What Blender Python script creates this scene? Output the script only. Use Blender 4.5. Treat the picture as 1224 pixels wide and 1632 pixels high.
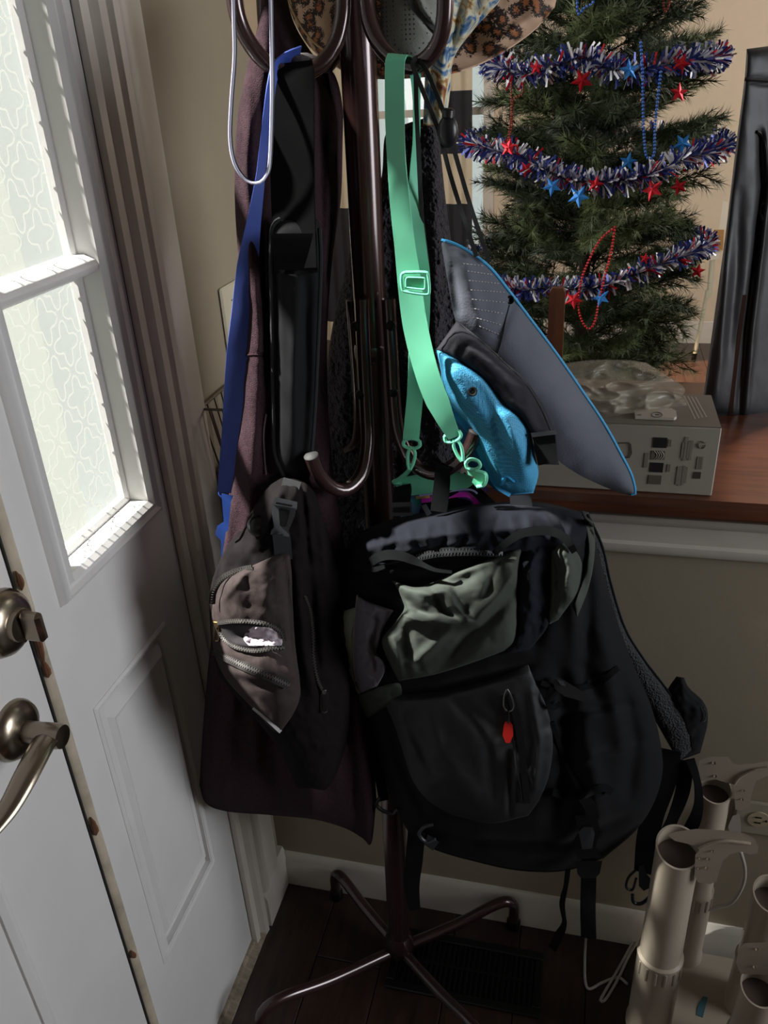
import bpy, bmesh, math, random
import numpy as np
from mathutils import Vector, Matrix
from mathutils.bvhtree import BVHTree

random.seed(7)
for o in list(bpy.data.objects):
    bpy.data.objects.remove(o)
SC = bpy.context.scene
COL = SC.collection
PI = math.pi

# ------------------------------------------------------------------ camera
F = 1310.0
pitch, roll, yaw = math.radians(27.8), math.radians(-3.2), math.radians(-15.0)
_fw = np.array([math.sin(yaw)*math.cos(pitch), math.cos(yaw)*math.cos(pitch), -math.sin(pitch)])
_r = np.cross(_fw, [0, 0, 1.0]); _r /= np.linalg.norm(_r)
_u = np.cross(_r, _fw)
_r2 = _r*math.cos(roll) + _u*math.sin(roll)
_u2 = -_r*math.sin(roll) + _u*math.cos(roll)
MC = np.array([_r2, -_u2, _fw])
_v = MC.T @ np.array([(638-612)/F, (1525-816)/F, 1.0])
CAM = -_v*(1.5/-_v[2])
cd = bpy.data.cameras.new('camera')
cd.sensor_fit = 'VERTICAL'; cd.sensor_height = 24.0; cd.lens = 24.0*F/1632.0
cd.clip_start = 0.02; cd.clip_end = 100
co = bpy.data.objects.new('camera', cd); COL.objects.link(co)
mm = Matrix.Identity(4)
for i in range(3):
    mm[i][0] = _r2[i]; mm[i][1] = _u2[i]; mm[i][2] = -_fw[i]; mm[i][3] = CAM[i]
co.matrix_world = mm
SC.camera = co

# ------------------------------------------------------------------ light and exposure
SC.view_settings.view_transform = 'Standard'
SC.view_settings.look = 'None'
SC.view_settings.gamma = 1.0
SC.view_settings.use_curve_mapping = False
SC.view_settings.exposure = 0.0

w = bpy.data.worlds.new('sky'); SC.world = w; w.use_nodes = True
bg = w.node_tree.nodes['Background']
bg.inputs['Color'].default_value = (0.92, 1.0, 0.98, 1)
bg.inputs['Strength'].default_value = 0.62

sl = bpy.data.lights.new('sun', 'SUN'); sl.energy = 50.0; sl.angle = math.radians(2.5); sl.color = (1, 0.95, 0.90)
so = bpy.data.objects.new('sun', sl); COL.objects.link(so)
SUN_AZ, SUN_EL = math.radians(14), math.radians(52)
sd = Vector((math.cos(SUN_EL)*math.cos(SUN_AZ), math.cos(SUN_EL)*math.sin(SUN_AZ), -math.sin(SUN_EL)))
so.rotation_euler = sd.to_track_quat('-Z', 'Y').to_euler()

def area(name, loc, target, sx, sy, e, col=(1, 1, 1)):
    l = bpy.data.lights.new(name, 'AREA'); l.shape = 'RECTANGLE'; l.size = sx; l.size_y = sy; l.energy = e; l.color = col
    o = bpy.data.objects.new(name, l); COL.objects.link(o); o.location = loc
    o.rotation_euler = (Vector(target)-Vector(loc)).to_track_quat('-Z', 'Y').to_euler()
    return o
# added area lamps as fill, standing in for daylight from unseen windows
area('side_fill', (2.5, -0.45, 1.5), (-0.3, -0.3, 0.9), 0.9, 1.3, 9.0, (0.92, 0.95, 1.0)).data.spread = math.radians(75)
area('room_fill', (0.9, -2.4, 2.0), (0.1, 0.1, 0.9), 1.4, 1.0, 0.5, (1.0, 0.97, 0.93))
area('far_left_fill', (-1.3, 1.2, 1.7), (0.5, 2.4, 0.9), 1.2, 1.4, 30, (1.0, 0.95, 0.90))
area('far_room_light', (2.4, 1.9, 2.0), (0.3, 3.8, 0.9), 1.2, 1.0, 40, (1.0, 0.94, 0.88))

def spot(name, loc, target, ang, e, col, blend=.25, r=.02):
    l = bpy.data.lights.new(name, 'SPOT'); l.energy = e; l.color = col; l.spot_size = math.radians(ang); l.spot_blend = blend; l.shadow_soft_size = r
    o = bpy.data.objects.new(name, l); COL.objects.link(o); o.location = loc
    o.rotation_euler = (Vector(target)-Vector(loc)).to_track_quat('-Z', 'Y').to_euler()
# added spots standing in for sun patches on the far floor and ledge end
spot('far_patch_spot', (-1.3, 2.75, 2.2), (0.86, 3.36, 0.0), 17, 2600, (1.0, 0.62, 0.36))
spot('ledge_patch_spot', (1.25, 1.35, 2.3), (0.66, 0.20, 0.95), 12, 150, (1.0, 0.72, 0.50))

# ------------------------------------------------------------------ pixel geometry (points of the place found from the photograph)
def rays(px, py):
    px = np.asarray(px, float); py = np.asarray(py, float)
    d = np.stack([(px-612)/F, (py-816)/F, np.ones_like(px)], -1)
    return d @ MC
def atY(px, py, y):
    d = rays(px, py); t = (np.asarray(y, float)-CAM[1])/d[..., 1]
    return CAM + d*t[..., None]
def PA(px, py, ax, val):
    d = rays(px, py); t = (val-CAM[ax])/d[ax]
    return CAM + d*t
def PX(px, py, x): return PA(px, py, 0, x)
def PY(px, py, y): return PA(px, py, 1, y)
def PZ(px, py, z): return PA(px, py, 2, z)
def depth(p): return float(_fw @ (np.asarray(p)-CAM))
def proj(p):
    q = MC @ (np.asarray(p, float)-CAM)
    return 612+F*q[0]/q[2], 816+F*q[1]/q[2]

# ------------------------------------------------------------------ materials
def srgb(c):
    if isinstance(c, str):
        c = [int(c[i:i+2], 16)/255 for i in (0, 2, 4)]
    return tuple((x/12.92 if x <= 0.04045 else ((x+0.055)/1.055)**2.4) for x in c) + (1.0,)
MATS = {}
def mat(name, col, rough=0.6, metal=0.0, bump=None, var=0.0, vscale=20, sheen=0.0, spec=0.5, alpha=None, emit=None, coat=0.0, trans=None):
    """bump: (kind, scale, strength[, distance])"""
    if name in MATS: return MATS[name]
    m = bpy.data.materials.new(name); m.use_nodes = True
    nt = m.node_tree; N = nt.nodes; Lk = nt.links
    b = N['Principled BSDF']
    c = srgb(col)
    b.inputs['Base Color'].default_value = c
    b.inputs['Roughness'].default_value = rough
    b.inputs['Metallic'].default_value = metal
    b.inputs['Specular IOR Level'].default_value = spec
    if sheen: b.inputs['Sheen Weight'].default_value = sheen; b.inputs['Sheen Roughness'].default_value = 0.5
    if coat: b.inputs['Coat Weight'].default_value = coat; b.inputs['Coat Roughness'].default_value = 0.15
    tc = N.new('ShaderNodeTexCoord')
    if var:
        n = N.new('ShaderNodeTexNoise'); n.inputs['Scale'].default_value = vscale; n.inputs['Detail'].default_value = 4
        Lk.new(tc.outputs['Object'], n.inputs['Vector'])
        r = N.new('ShaderNodeValToRGB')
        r.color_ramp.elements[0].color = tuple(x*(1-var) for x in c[:3])+(1,)
        r.color_ramp.elements[1].color = tuple(min(1, x*(1+var)) for x in c[:3])+(1,)
        r.color_ramp.elements[0].position = 0.3; r.color_ramp.elements[1].position = 0.7
        Lk.new(n.outputs['Fac'], r.inputs['Fac']); Lk.new(r.outputs['Color'], b.inputs['Base Color'])
    if bump:
        kind, sc_, st = bump[:3]
        bp = N.new('ShaderNodeBump'); bp.inputs['Strength'].default_value = st
        bp.inputs['Distance'].default_value = bump[3] if len(bump) > 3 else 0.001
        if kind == 'noise':
            t = N.new('ShaderNodeTexNoise'); t.inputs['Scale'].default_value = sc_; t.inputs['Detail'].default_value = 3; out = t.outputs['Fac']
        elif kind == 'voro':
            t = N.new('ShaderNodeTexVoronoi'); t.inputs['Scale'].default_value = sc_; out = t.outputs['Distance']
        elif kind == 'weave':
            t = N.new('ShaderNodeTexWave'); t.wave_type = 'BANDS'; t.bands_direction = 'DIAGONAL'; t.inputs['Scale'].default_value = sc_; out = t.outputs['Fac']
            t.inputs['Distortion'].default_value = 0.4
        elif kind == 'rib':
            t = N.new('ShaderNodeTexWave'); t.wave_type = 'BANDS'; t.bands_direction = 'Z'; t.inputs['Scale'].default_value = sc_; out = t.outputs['Fac']
        elif kind == 'wood':
            mp = N.new('ShaderNodeMapping'); mp.inputs['Scale'].default_value = (18, 1.2, 18)
            t = N.new('ShaderNodeTexNoise'); t.inputs['Scale'].default_value = sc_; t.inputs['Detail'].default_value = 6
            Lk.new(mp.outputs['Vector'], t.inputs['Vector']); Lk.new(tc.outputs['Object'], mp.inputs['Vector']); out = t.outputs['Fac']
        if kind != 'wood': Lk.new(tc.outputs['Object'], t.inputs['Vector'])
        Lk.new(out, bp.inputs['Height']); Lk.new(bp.outputs['Normal'], b.inputs['Normal'])
    if emit:
        b.inputs['Emission Color'].default_value = srgb(emit[0]); b.inputs['Emission Strength'].default_value = emit[1]
    if trans is not None:      # thin milky film: part see-through, part diffusing
        tr = N.new('ShaderNodeBsdfTransparent'); tr.inputs['Color'].default_value = (1, 1, 1, 1)
        mx = N.new('ShaderNodeMixShader'); mx.inputs['Fac'].default_value = 1-trans
        Lk.new(tr.outputs[0], mx.inputs[1]); Lk.new(b.outputs[0], mx.inputs[2]); Lk.new(mx.outputs[0], N['Material Output'].inputs['Surface'])
    MATS[name] = m
    return m
def nodes(m): return m.node_tree.nodes, m.node_tree.links, m.node_tree.nodes['Principled BSDF']

def mat_wood(name, c1, c2, rough=0.4, scale=(1, 1, 1), ns=6.0, coat=0.2):
    if name in MATS: return MATS[name]
    m = mat(name, c1, rough, coat=coat); N, Lk, b = nodes(m)
    tc = N.new('ShaderNodeTexCoord'); oi = N.new('ShaderNodeObjectInfo')
    ad = N.new('ShaderNodeVectorMath'); ad.operation = 'ADD'
    mp = N.new('ShaderNodeMapping'); mp.inputs['Scale'].default_value = scale
    t = N.new('ShaderNodeTexNoise'); t.inputs['Scale'].default_value = ns; t.inputs['Detail'].default_value = 8; t.inputs['Roughness'].default_value = 0.65
    r = N.new('ShaderNodeValToRGB'); r.color_ramp.elements[0].color = srgb(c1); r.color_ramp.elements[1].color = srgb(c2)
    r.color_ramp.elements[0].position = 0.32; r.color_ramp.elements[1].position = 0.68
    mu = N.new('ShaderNodeMath'); mu.operation = 'MULTIPLY'; mu.inputs[1].default_value = 37
    Lk.new(oi.outputs['Random'], mu.inputs[0])
    Lk.new(tc.outputs['Object'], ad.inputs[0]); Lk.new(mu.outputs[0], ad.inputs[1])
    Lk.new(ad.outputs[0], mp.inputs['Vector']); Lk.new(mp.outputs[0], t.inputs['Vector'])
    Lk.new(t.outputs['Fac'], r.inputs['Fac']); Lk.new(r.outputs['Color'], b.inputs['Base Color'])
    bp = N.new('ShaderNodeBump'); bp.inputs['Strength'].default_value = 0.15; bp.inputs['Distance'].default_value = 0.001
    Lk.new(t.outputs['Fac'], bp.inputs['Height']); Lk.new(bp.outputs[0], b.inputs['Normal'])
    return m

# ------------------------------------------------------------------ object helpers
WL = {}
def tag(o, label=None, cat=None, group=None, kind=None):
    if label: o['label'] = label
    if cat: o['category'] = cat
    if group: o['group'] = group
    if kind: o['kind'] = kind
    return o
def thing(name, label, cat, loc=(0, 0, 0), group=None):
    o = bpy.data.objects.new(name, None); COL.objects.link(o); o.location = tuple(float(a) for a in loc)
    o.empty_display_size = 0.05
    WL[o] = np.array(loc, float)
    return tag(o, label, cat, group)
def mk(name, V, Fc, m, parent=None, smooth=True, mats=None, mi=None, base=None):
    V = np.asarray(V, float).reshape(-1, 3)
    if parent is not None: org = WL[parent]
    elif base is not None: org = np.array(base, float)
    else: org = np.array([V[:, 0].mean(), V[:, 1].mean(), V[:, 2].min()])
    me = bpy.data.meshes.new(name)
    me.from_pydata((V-org).tolist(), [], [tuple(int(i) for i in f) for f in Fc])
    for x in (mats or [m]): me.materials.append(x)
    if mi is not None: me.polygons.foreach_set('material_index', np.asarray(mi, dtype=np.int32))
    if smooth: me.polygons.foreach_set('use_smooth', np.ones(len(me.polygons), dtype=bool))
    me.update()
    if smooth == 'auto': me.set_sharp_from_angle(angle=math.radians(38))
    o = bpy.data.objects.new(name, me); COL.objects.link(o)
    if parent is not None: o.parent = parent; WL[o] = WL[parent]
    else: o.location = org; WL[o] = org
    return o
def dupe(o, name=None):
    c = o.copy(); COL.objects.link(c); WL[c] = WL[o]
    return c

def unit(v):
    v = np.asarray(v, float); n = np.linalg.norm(v)
    return v/n if n > 1e-12 else v
def cr(pts, n):
    """smooth curve through the points, n samples"""
    P = np.asarray(pts, float)
    if len(P) == 2:
        t = np.linspace(0, 1, n)[:, None]; return P[0]*(1-t)+P[1]*t
    Q = np.vstack([2*P[0]-P[1], P, 2*P[-1]-P[-2]])
    seg = np.linalg.norm(np.diff(P[:, :min(3, P.shape[1])], axis=0), axis=1)+1e-9
    cum = np.concatenate([[0], np.cumsum(seg)]); s = np.linspace(0, cum[-1], n)
    out = []
    for x in s:
        i = min(max(np.searchsorted(cum, x, side='right')-1, 0), len(P)-2); t = (x-cum[i])/seg[i]
        p0, p1, p2, p3 = Q[i], Q[i+1], Q[i+2], Q[i+3]
        out.append(0.5*((2*p1)+(-p0+p2)*t+(2*p0-5*p1+4*p2-p3)*t*t+(-p0+3*p1-3*p2+p3)*t**3))
    return np.array(out)
def lin(pts, n):
    P = np.asarray(pts, float)
    seg = np.linalg.norm(np.diff(P[:, :2], axis=0), axis=1)+1e-9
    cum = np.concatenate([[0], np.cumsum(seg)]); s = np.linspace(0, cum[-1], n)
    return np.stack([np.interp(s, cum, P[:, k]) for k in range(P.shape[1])], 1)

class MB:
    def __init__(s): s.V = []; s.F = []; s.M = []; s.mi = 0
    def add(s, V, Fc):
        b = len(s.V); s.V += [tuple(v) for v in np.asarray(V, float)]; s.F += [tuple(i+b for i in f) for f in Fc]; s.M += [s.mi]*len(Fc); return s
    def box(s, lo, hi, bev=0.0):
        lo = np.minimum(lo, hi).astype(float) if False else np.array([min(a, b) for a, b in zip(lo, hi)], float)
        return s._box(lo, np.array([max(a, b) for a, b in zip(lo, hi)], float), bev)
    def _box(s, lo, hi, bev):
        c = (lo+hi)/2; h = (hi-lo)/2
        return s.obox(c, np.eye(3), h, bev)
    def obox(s, c, R, h, bev=0.0):
        """oriented box: rows of R are its axes, h half sizes"""
        R = np.asarray(R, float); h = np.asarray(h, float); c = np.asarray(c, float)
        bev = min(bev, min(h)*0.95)
        if bev <= 0:
            v = [c+R.T @ (h*np.array([sx, sy, sz])) for sx in (-1, 1) for sy in (-1, 1) for sz in (-1, 1)]
            f = [(0, 1, 3, 2), (4, 6, 7, 5), (0, 4, 5, 1), (2, 3, 7, 6), (0, 2, 6, 4), (1, 5, 7, 3)]
            return s.add(v, f)
        v = []; idx = {}
        for sx in (-1, 1):
            for sy in (-1, 1):
                for sz in (-1, 1):
                    for a in range(3):
                        q = (h-bev)*np.array([sx, sy, sz]); q[a] += bev*np.array([sx, sy, sz])[a]
                        idx[(sx, sy, sz, a)] = len(v); v.append(c+R.T @ q)
        f = []
        def g(sg, a): return idx[(sg[0], sg[1], sg[2], a)]
        for a in range(3):
            o1, o2 = [k for k in range(3) if k != a]
            for sa in (-1, 1):
                q = []
                for (x, y) in ((-1, -1), (1, -1), (1, 1), (-1, 1)):
                    sg = [0, 0, 0]; sg[a] = sa; sg[o1] = x; sg[o2] = y; q.append(g(sg, a))
                if (sa > 0) == (a == 1): q.reverse()
                f.append(tuple(q))
            for s1 in (-1, 1):
                for s2 in (-1, 1):
                    A = [0, 0, 0]; A[o1] = s1; A[o2] = s2; B = list(A); A[a] = -1; B[a] = 1
                    f.append((g(A, o1), g(B, o1), g(B, o2), g(A, o2)))
        for sx in (-1, 1):
            for sy in (-1, 1):
                for sz in (-1, 1): f.append(tuple(idx[(sx, sy, sz, a)] for a in range(3)))
        return s.add(v, f)
    def tube(s, pts, r, seg=12, cap=True, flat=None):
        P = np.asarray(pts, float); n = len(P)
        rr = np.full(n, r) if np.isscalar(r) else np.interp(np.linspace(0, 1, n), np.linspace(0, 1, len(r)), r)
        T = np.gradient(P, axis=0); T /= (np.linalg.norm(T, axis=1)[:, None]+1e-12)
        a = np.array([0, 0, 1.0]) if abs(T[0][2]) < 0.9 else np.array([1.0, 0, 0])
        nrm = unit(np.cross(T[0], a)); V = []
        for i in range(n):
            nrm = unit(nrm-T[i]*(nrm@T[i])); bn = np.cross(T[i], nrm)
            for k in range(seg):
                t = 2*PI*k/seg
                V.append(P[i]+rr[i]*(math.cos(t)*nrm+(flat or 1)*math.sin(t)*bn))
        Fc = [(i*seg+k, i*seg+(k+1) % seg, (i+1)*seg+(k+1) % seg, (i+1)*seg+k) for i in range(n-1) for k in range(seg)]
        if cap: Fc += [tuple(range(seg))[::-1], tuple((n-1)*seg+k for k in range(seg))]
        return s.add(V, Fc)
    def ribbon(s, pts, wid, side, th=0.0015, nw=1, cup=0.0):
        """flat band: pts centre line, side unit vectors (per point), wid metres"""
        P = np.asarray(pts, float); n = len(P); S = np.asarray(side, float)
        if S.ndim == 1: S = np.repeat(S[None], n, 0)
        W = np.full(n, wid) if np.isscalar(wid) else np.interp(np.linspace(0, 1, n), np.linspace(0, 1, len(wid)), wid)
        T = np.gradient(P, axis=0); T /= (np.linalg.norm(T, axis=1)[:, None]+1e-12)
        Nn = np.cross(S, T); Nn /= (np.linalg.norm(Nn, axis=1)[:, None]+1e-12)
        V = []
        for i in range(n):
            for sg in (1, -1):
                us = np.linspace(-1, 1, nw+1)
                if sg < 0: us = us[::-1]
                for u in us:
                    V.append(P[i]+S[i]*u*W[i]/2+Nn[i]*(sg*th/2+cup*(1-u*u)))
        k = 2*(nw+1)
        Fc = [(i*k+j, i*k+(j+1) % k, (i+1)*k+(j+1) % k, (i+1)*k+j) for i in range(n-1) for j in range(k)]
        Fc += [tuple(range(k))[::-1], tuple((n-1)*k+j for j in range(k))]
        return s.add(V, Fc)
    def lathe(s, c, axis, prof, seg=24):
        """prof list of (r, h) along axis from c"""
        A = unit(axis); a = np.array([0, 0, 1.0]) if abs(A[2]) < 0.9 else np.array([1.0, 0, 0])
        x = unit(np.cross(A, a)); y = np.cross(A, x); c = np.asarray(c, float); V = []
        for r_, h_ in prof:
            for k in range(seg):
                t = 2*PI*k/seg; V.append(c+A*h_+r_*(math.cos(t)*x+math.sin(t)*y))
        n = len(prof)
        Fc = [(i*seg+k, i*seg+(k+1) % seg, (i+1)*seg+(k+1) % seg, (i+1)*seg+k) for i in range(n-1) for k in range(seg)]
        if prof[0][0] > 1e-5: Fc.append(tuple(range(seg))[::-1])
        if prof[-1][0] > 1e-5: Fc.append(tuple((n-1)*seg+k for k in range(seg)))
        return s.add(V, Fc)
    def ball(s, c, r, seg=10, sc=(1, 1, 1)):
        V = []; Fc = []; nr = max(4, seg//2+1)
        c = np.asarray(c, float)
        for i in range(nr+1):
            t = PI*i/nr
            for k in range(seg):
                a = 2*PI*k/seg; V.append(c+r*np.array([math.sin(t)*math.cos(a)*sc[0], math.sin(t)*math.sin(a)*sc[1], math.cos(t)*sc[2]]))
        Fc = [(i*seg+k, (i+1)*seg+k, (i+1)*seg+(k+1) % seg, i*seg+(k+1) % seg) for i in range(nr) for k in range(seg)]
        return s.add(V, Fc)
    def prism(s, poly, off):
        """poly 3D ring extruded by vector off"""
        P = np.asarray(poly, float); n = len(P); off = np.asarray(off, float)
        V = np.vstack([P, P+off])
        Fc = [tuple(range(n))[::-1], tuple(range(n, 2*n))]+[(i, (i+1) % n, n+(i+1) % n, n+i) for i in range(n)]
        return s.add(V, Fc)
    def obj(s, name, m, parent=None, smooth='auto', mats=None, base=None):
        return mk(name, s.V, s.F, m, parent, smooth, mats, s.M if mats else None, base)

# value noise
def vn(x, y, seed=0):
    xi = np.floor(x).astype(int); yi = np.floor(y).astype(int); xf = x-xi; yf = y-yi
    def h(a, b):
        n = (a*374761393+b*668265263+seed*982451653) & 0x7fffffff
        n = (n ^ (n >> 13))*1274126177 & 0x7fffffff
        return ((n ^ (n >> 16)) & 0xffff)/65535.0*2-1
    u = xf*xf*(3-2*xf); v = yf*yf*(3-2*yf)
    return (h(xi, yi)*(1-u)+h(xi+1, yi)*u)*(1-v)+(h(xi, yi+1)*(1-u)+h(xi+1, yi+1)*u)*v
def fbm(x, y, seed=0, o=3):
    r = 0; a = 1.0
    for k in range(o): r = r+a*vn(x*2**k, y*2**k, seed+k); a *= 0.5
    return r
def polydist(px, py, line):
    L_ = np.asarray(line, float); best = np.full(px.shape, 1e9); sgn = np.zeros(px.shape); tt = np.zeros(px.shape)
    n = len(L_)-1
    for i in range(n):
        a = L_[i, :2]; b = L_[i+1, :2]; d = b-a; l2 = d@d+1e-9
        t = np.clip(((px-a[0])*d[0]+(py-a[1])*d[1])/l2, 0, 1)
        dx = px-a[0]-t*d[0]; dy = py-a[1]-t*d[1]; D = np.hypot(dx, dy)
        m_ = D < best; best = np.where(m_, D, best); sgn = np.where(m_, np.sign(d[0]*dy-d[1]*dx), sgn); tt = np.where(m_, (i+t)/n, tt)
    return best, sgn, tt
def strokes_y(px, py, strokes):
    """relief toward the viewer in metres: (line, amp, width px[, kind]); kinds g ridge, s sharp ridge, f fold step, d dimple"""
    z = np.zeros(px.shape)
    for st in strokes:
        line, amp, wd = st[:3]; kind = st[3] if len(st) > 3 else 'g'
        D, sg, t = polydist(px, py, line)
        taper = np.sin(np.clip(t, 0.0, 1)*PI)**0.5 if len(line) > 1 and kind != 'f' else 1.0
        if kind == 'g': z += amp*np.exp(-(D/wd)**2)*(0.25+0.75*taper)
        elif kind == 's': z += amp*np.exp(-np.abs(D)/wd)*(0.25+0.75*taper)
        elif kind == 'f': z += amp*np.where(sg > 0, np.exp(-(D/wd)**2), -np.exp(-(D/(wd*0.35))**2)*0.4)*np.sin(np.clip(t, .02, .98)*PI)**0.4
    return z
BV = {}
def sculpt(name, Lc, Rc, m, parent=None, T=None, B=None, nu=60, nv=90, tf=0.03, tb=0.03, strokes=(), nz=(0, 60, 3), pw=(2.2, 0.5), cap=(6, 0.5),
           base=None, on=None, lift=0.0, mats=None, mif=None, thin=None, curve=cr, relief=None, smooth=True):
    """closed soft body. outline curves are (px, py, y): left and right edge from top to bottom, optional top and bottom edge.
    on: surface it lies on (BVH) instead of its own y."""
    Lp = curve(Lc, nv+1); Rp = curve(Rc, nv+1)
    un = (1-np.cos(np.linspace(0, PI, nu+1)))/2*0.75+np.linspace(0, 1, nu+1)*0.25
    Tp = curve(T, nu+1) if T is not None else None; Bp = curve(B, nu+1) if B is not None else None
    def samp(C, u): 
        s0 = np.linspace(0, 1, len(C)); return np.stack([np.interp(u, s0, C[:, k]) for k in range(C.shape[1])], 1)
    v = np.linspace(0, 1, nv+1)
    G = Lp[:, None, :]*(1-un)[None, :, None]+Rp[:, None, :]*un[None, :, None]
    if Tp is not None:
        d = samp(Tp, un)-(Tp[0]*(1-un)[:, None]+Tp[-1]*un[:, None]); G += d[None]*(1-v)[:, None, None]
    if Bp is not None:
        d = samp(Bp, un)-(Bp[0]*(1-un)[:, None]+Bp[-1]*un[:, None]); G += d[None]*v[:, None, None]
    px, py, yb = G[..., 0], G[..., 1], G[..., 2]
    U = np.repeat(un[None], nv+1, 0); Vv = np.repeat(v[:, None], nu+1, 1)
    eu = np.clip(1-np.abs(2*U-1)**pw[0], 0, 1)**pw[1]; ev = np.clip(1-np.abs(2*Vv-1)**cap[0], 0, 1)**cap[1]
    prof = eu*ev
    if on is not None:
        yb = np.zeros_like(px); D_ = rays(px, py)
        for i in range(nv+1):
            for j in range(nu+1):
                h = on.ray_cast(Vector(CAM), Vector(D_[i, j]))
                yb[i, j] = h[0].y if h[0] is not None else np.nan
        if np.isnan(yb).any():
            ok = ~np.isnan(yb); fill = np.nanmean(yb)
            for i in range(nv+1):
                if ok[i].any(): yb[i] = np.interp(np.arange(nu+1), np.arange(nu+1)[ok[i]], yb[i][ok[i]])
                else: yb[i] = fill
        yb = yb-lift
    rel = strokes_y(px, py, strokes)
    if nz[0]: rel = rel+nz[0]*fbm(px/nz[1]+5, py/(nz[1]*(nz[3] if len(nz) > 3 else 1))+3, nz[2])
    if relief is not None: rel = rel+relief(px, py, U, Vv)
    edge = np.clip(prof*2.5, 0, 1)
    if thin is None:
        yf = yb-tf*prof-rel*edge; yk = yb+tb*prof
    else:
        yf = yb-tf*prof-rel; yk = yf+thin
    Vf = atY(px, py, yf).reshape(-1, 3); Vk = atY(px, py, yk).reshape(-1, 3)
    n1 = nu+1; nn = len(Vf)
    Fc = []; mi = []
    fm = mif(px, py) if mif else None
    for i in range(nv):
        for j in range(nu):
            a = i*n1+j
            Fc.append((a, a+n1, a+n1+1, a+1)); Fc.append((nn+a, nn+a+1, nn+a+n1+1, nn+a+n1))
            if fm is not None: k = int(fm[i, j]); mi += [k, k]
    ring = [j for j in range(n1)]+[i*n1+nu for i in range(1, nv+1)]+[nv*n1+j for j in range(nu-1, -1, -1)]+[i*n1 for i in range(nv-1, 0, -1)]
    for a, b in zip(ring, ring[1:]+ring[:1]):
        Fc.append((a, b, nn+b, nn+a)); mi.append(0)
    V = np.vstack([Vf, Vk])
    o = mk(name, V, Fc, m, parent, smooth, mats, mi if fm is not None else None, base)
    BV[o] = BVHTree.FromPolygons([tuple(x) for x in Vf], [f for f in Fc if max(f) < nn])
    BV[name] = BV[o]
    return o
def hit(bv, px, py, lift=0.0, dflt=0.0):
    d = rays(px, py); h = bv.ray_cast(Vector(CAM), Vector(d))
    if h[0] is None: y = dflt
    else: y = h[0].y
    return PY(px, py, y-lift)
def drape(bv, line, n, lift=0.002, dflt=0.0, sm=2):
    L_ = cr(line, n); ys = []
    for p in L_:
        h = bv.ray_cast(Vector(CAM), Vector(rays(p[0], p[1]))); ys.append(h[0].y if h[0] is not None else np.nan)
    ys = np.array(ys); ok = ~np.isnan(ys)
    ys = np.interp(np.arange(n), np.arange(n)[ok], ys[ok]) if ok.any() else np.full(n, dflt)
    for _ in range(sm): ys[1:-1] = np.minimum(ys[1:-1], (ys[:-2]+ys[2:])/2)*.5+ys[1:-1]*.5
    return atY(L_[:, 0], L_[:, 1], ys-lift)
def view_side(P, twist=0.0):
    """unit vectors across the path that face the viewer's side"""
    P = np.asarray(P, float); T = np.gradient(P, axis=0); T /= (np.linalg.norm(T, axis=1)[:, None]+1e-12)
    D = P-CAM; D /= np.linalg.norm(D, axis=1)[:, None]
    S = np.cross(T, D); S /= (np.linalg.norm(S, axis=1)[:, None]+1e-12)
    tw = np.full(len(P), twist) if np.isscalar(twist) else np.interp(np.linspace(0, 1, len(P)), np.linspace(0, 1, len(twist)), twist)
    Nn = np.cross(S, T)
    return S*np.cos(tw)[:, None]+Nn*np.sin(tw)[:, None]
def band(mb, line, wpx, n=30, th=0.0016, twist=0.0, nw=2, cup=0.0, bv=None, lift=0.002, smoothline=True, side=None):
    """strap along (px, py, y) line (or draped on bv), width in photograph pixels"""
    if bv is not None: P = drape(bv, line, n, lift)
    else:
        C_ = (cr if smoothline else lin)(line, n); P = atY(C_[:, 0], C_[:, 1], C_[:, 2])
    ww = np.full(n, wpx, float) if np.isscalar(wpx) else np.interp(np.linspace(0, 1, n), np.linspace(0, 1, len(wpx)), wpx)
    wm = ww*np.array([depth(p) for p in P])/F
    S = view_side(P, twist)
    if side is not None:      # first part of the strap lies across a hook: keep its width level there
        k = np.clip(1-np.linspace(0, 1, n)/side[1], 0, 1)[:, None]; sv = unit(side[0]); sg = np.sign(S[-1] @ sv) or 1; S = S*(1-k)+sv*sg*k; S /= np.linalg.norm(S, axis=1)[:, None]
    mb.ribbon(P, wm, S, th, nw, cup)
    return P
def pipe(mb, line, r, n=30, seg=12, smoothline=True, flat=None):
    C_ = (cr if smoothline else lin)(line, n); P = atY(C_[:, 0], C_[:, 1], C_[:, 2]); mb.tube(P, r, seg, flat=flat); return P
def zip_teeth(mb, P, side, w=0.0035, h=0.0014, pitch_=0.0022):
    P = np.asarray(P); seg = np.linalg.norm(np.diff(P, axis=0), axis=1); cum = np.concatenate([[0], np.cumsum(seg)])
    n = max(3, int(cum[-1]/pitch_)); s_ = np.linspace(0, cum[-1], n)
    Q = np.stack([np.interp(s_, cum, P[:, k]) for k in range(3)], 1); S = np.stack([np.interp(s_, cum, side[:, k]) for k in range(3)], 1)
    T = np.gradient(Q, axis=0)
    for i in range(n):
        t = unit(T[i]); sd_ = unit(S[i]-t*(S[i]@t)); nn = np.cross(sd_, t)
        mb.obox(Q[i]+sd_*(w*0.2*(1 if i % 2 else -1)), [t, sd_, nn], (pitch_*0.32, w/2, h/2))

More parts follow.
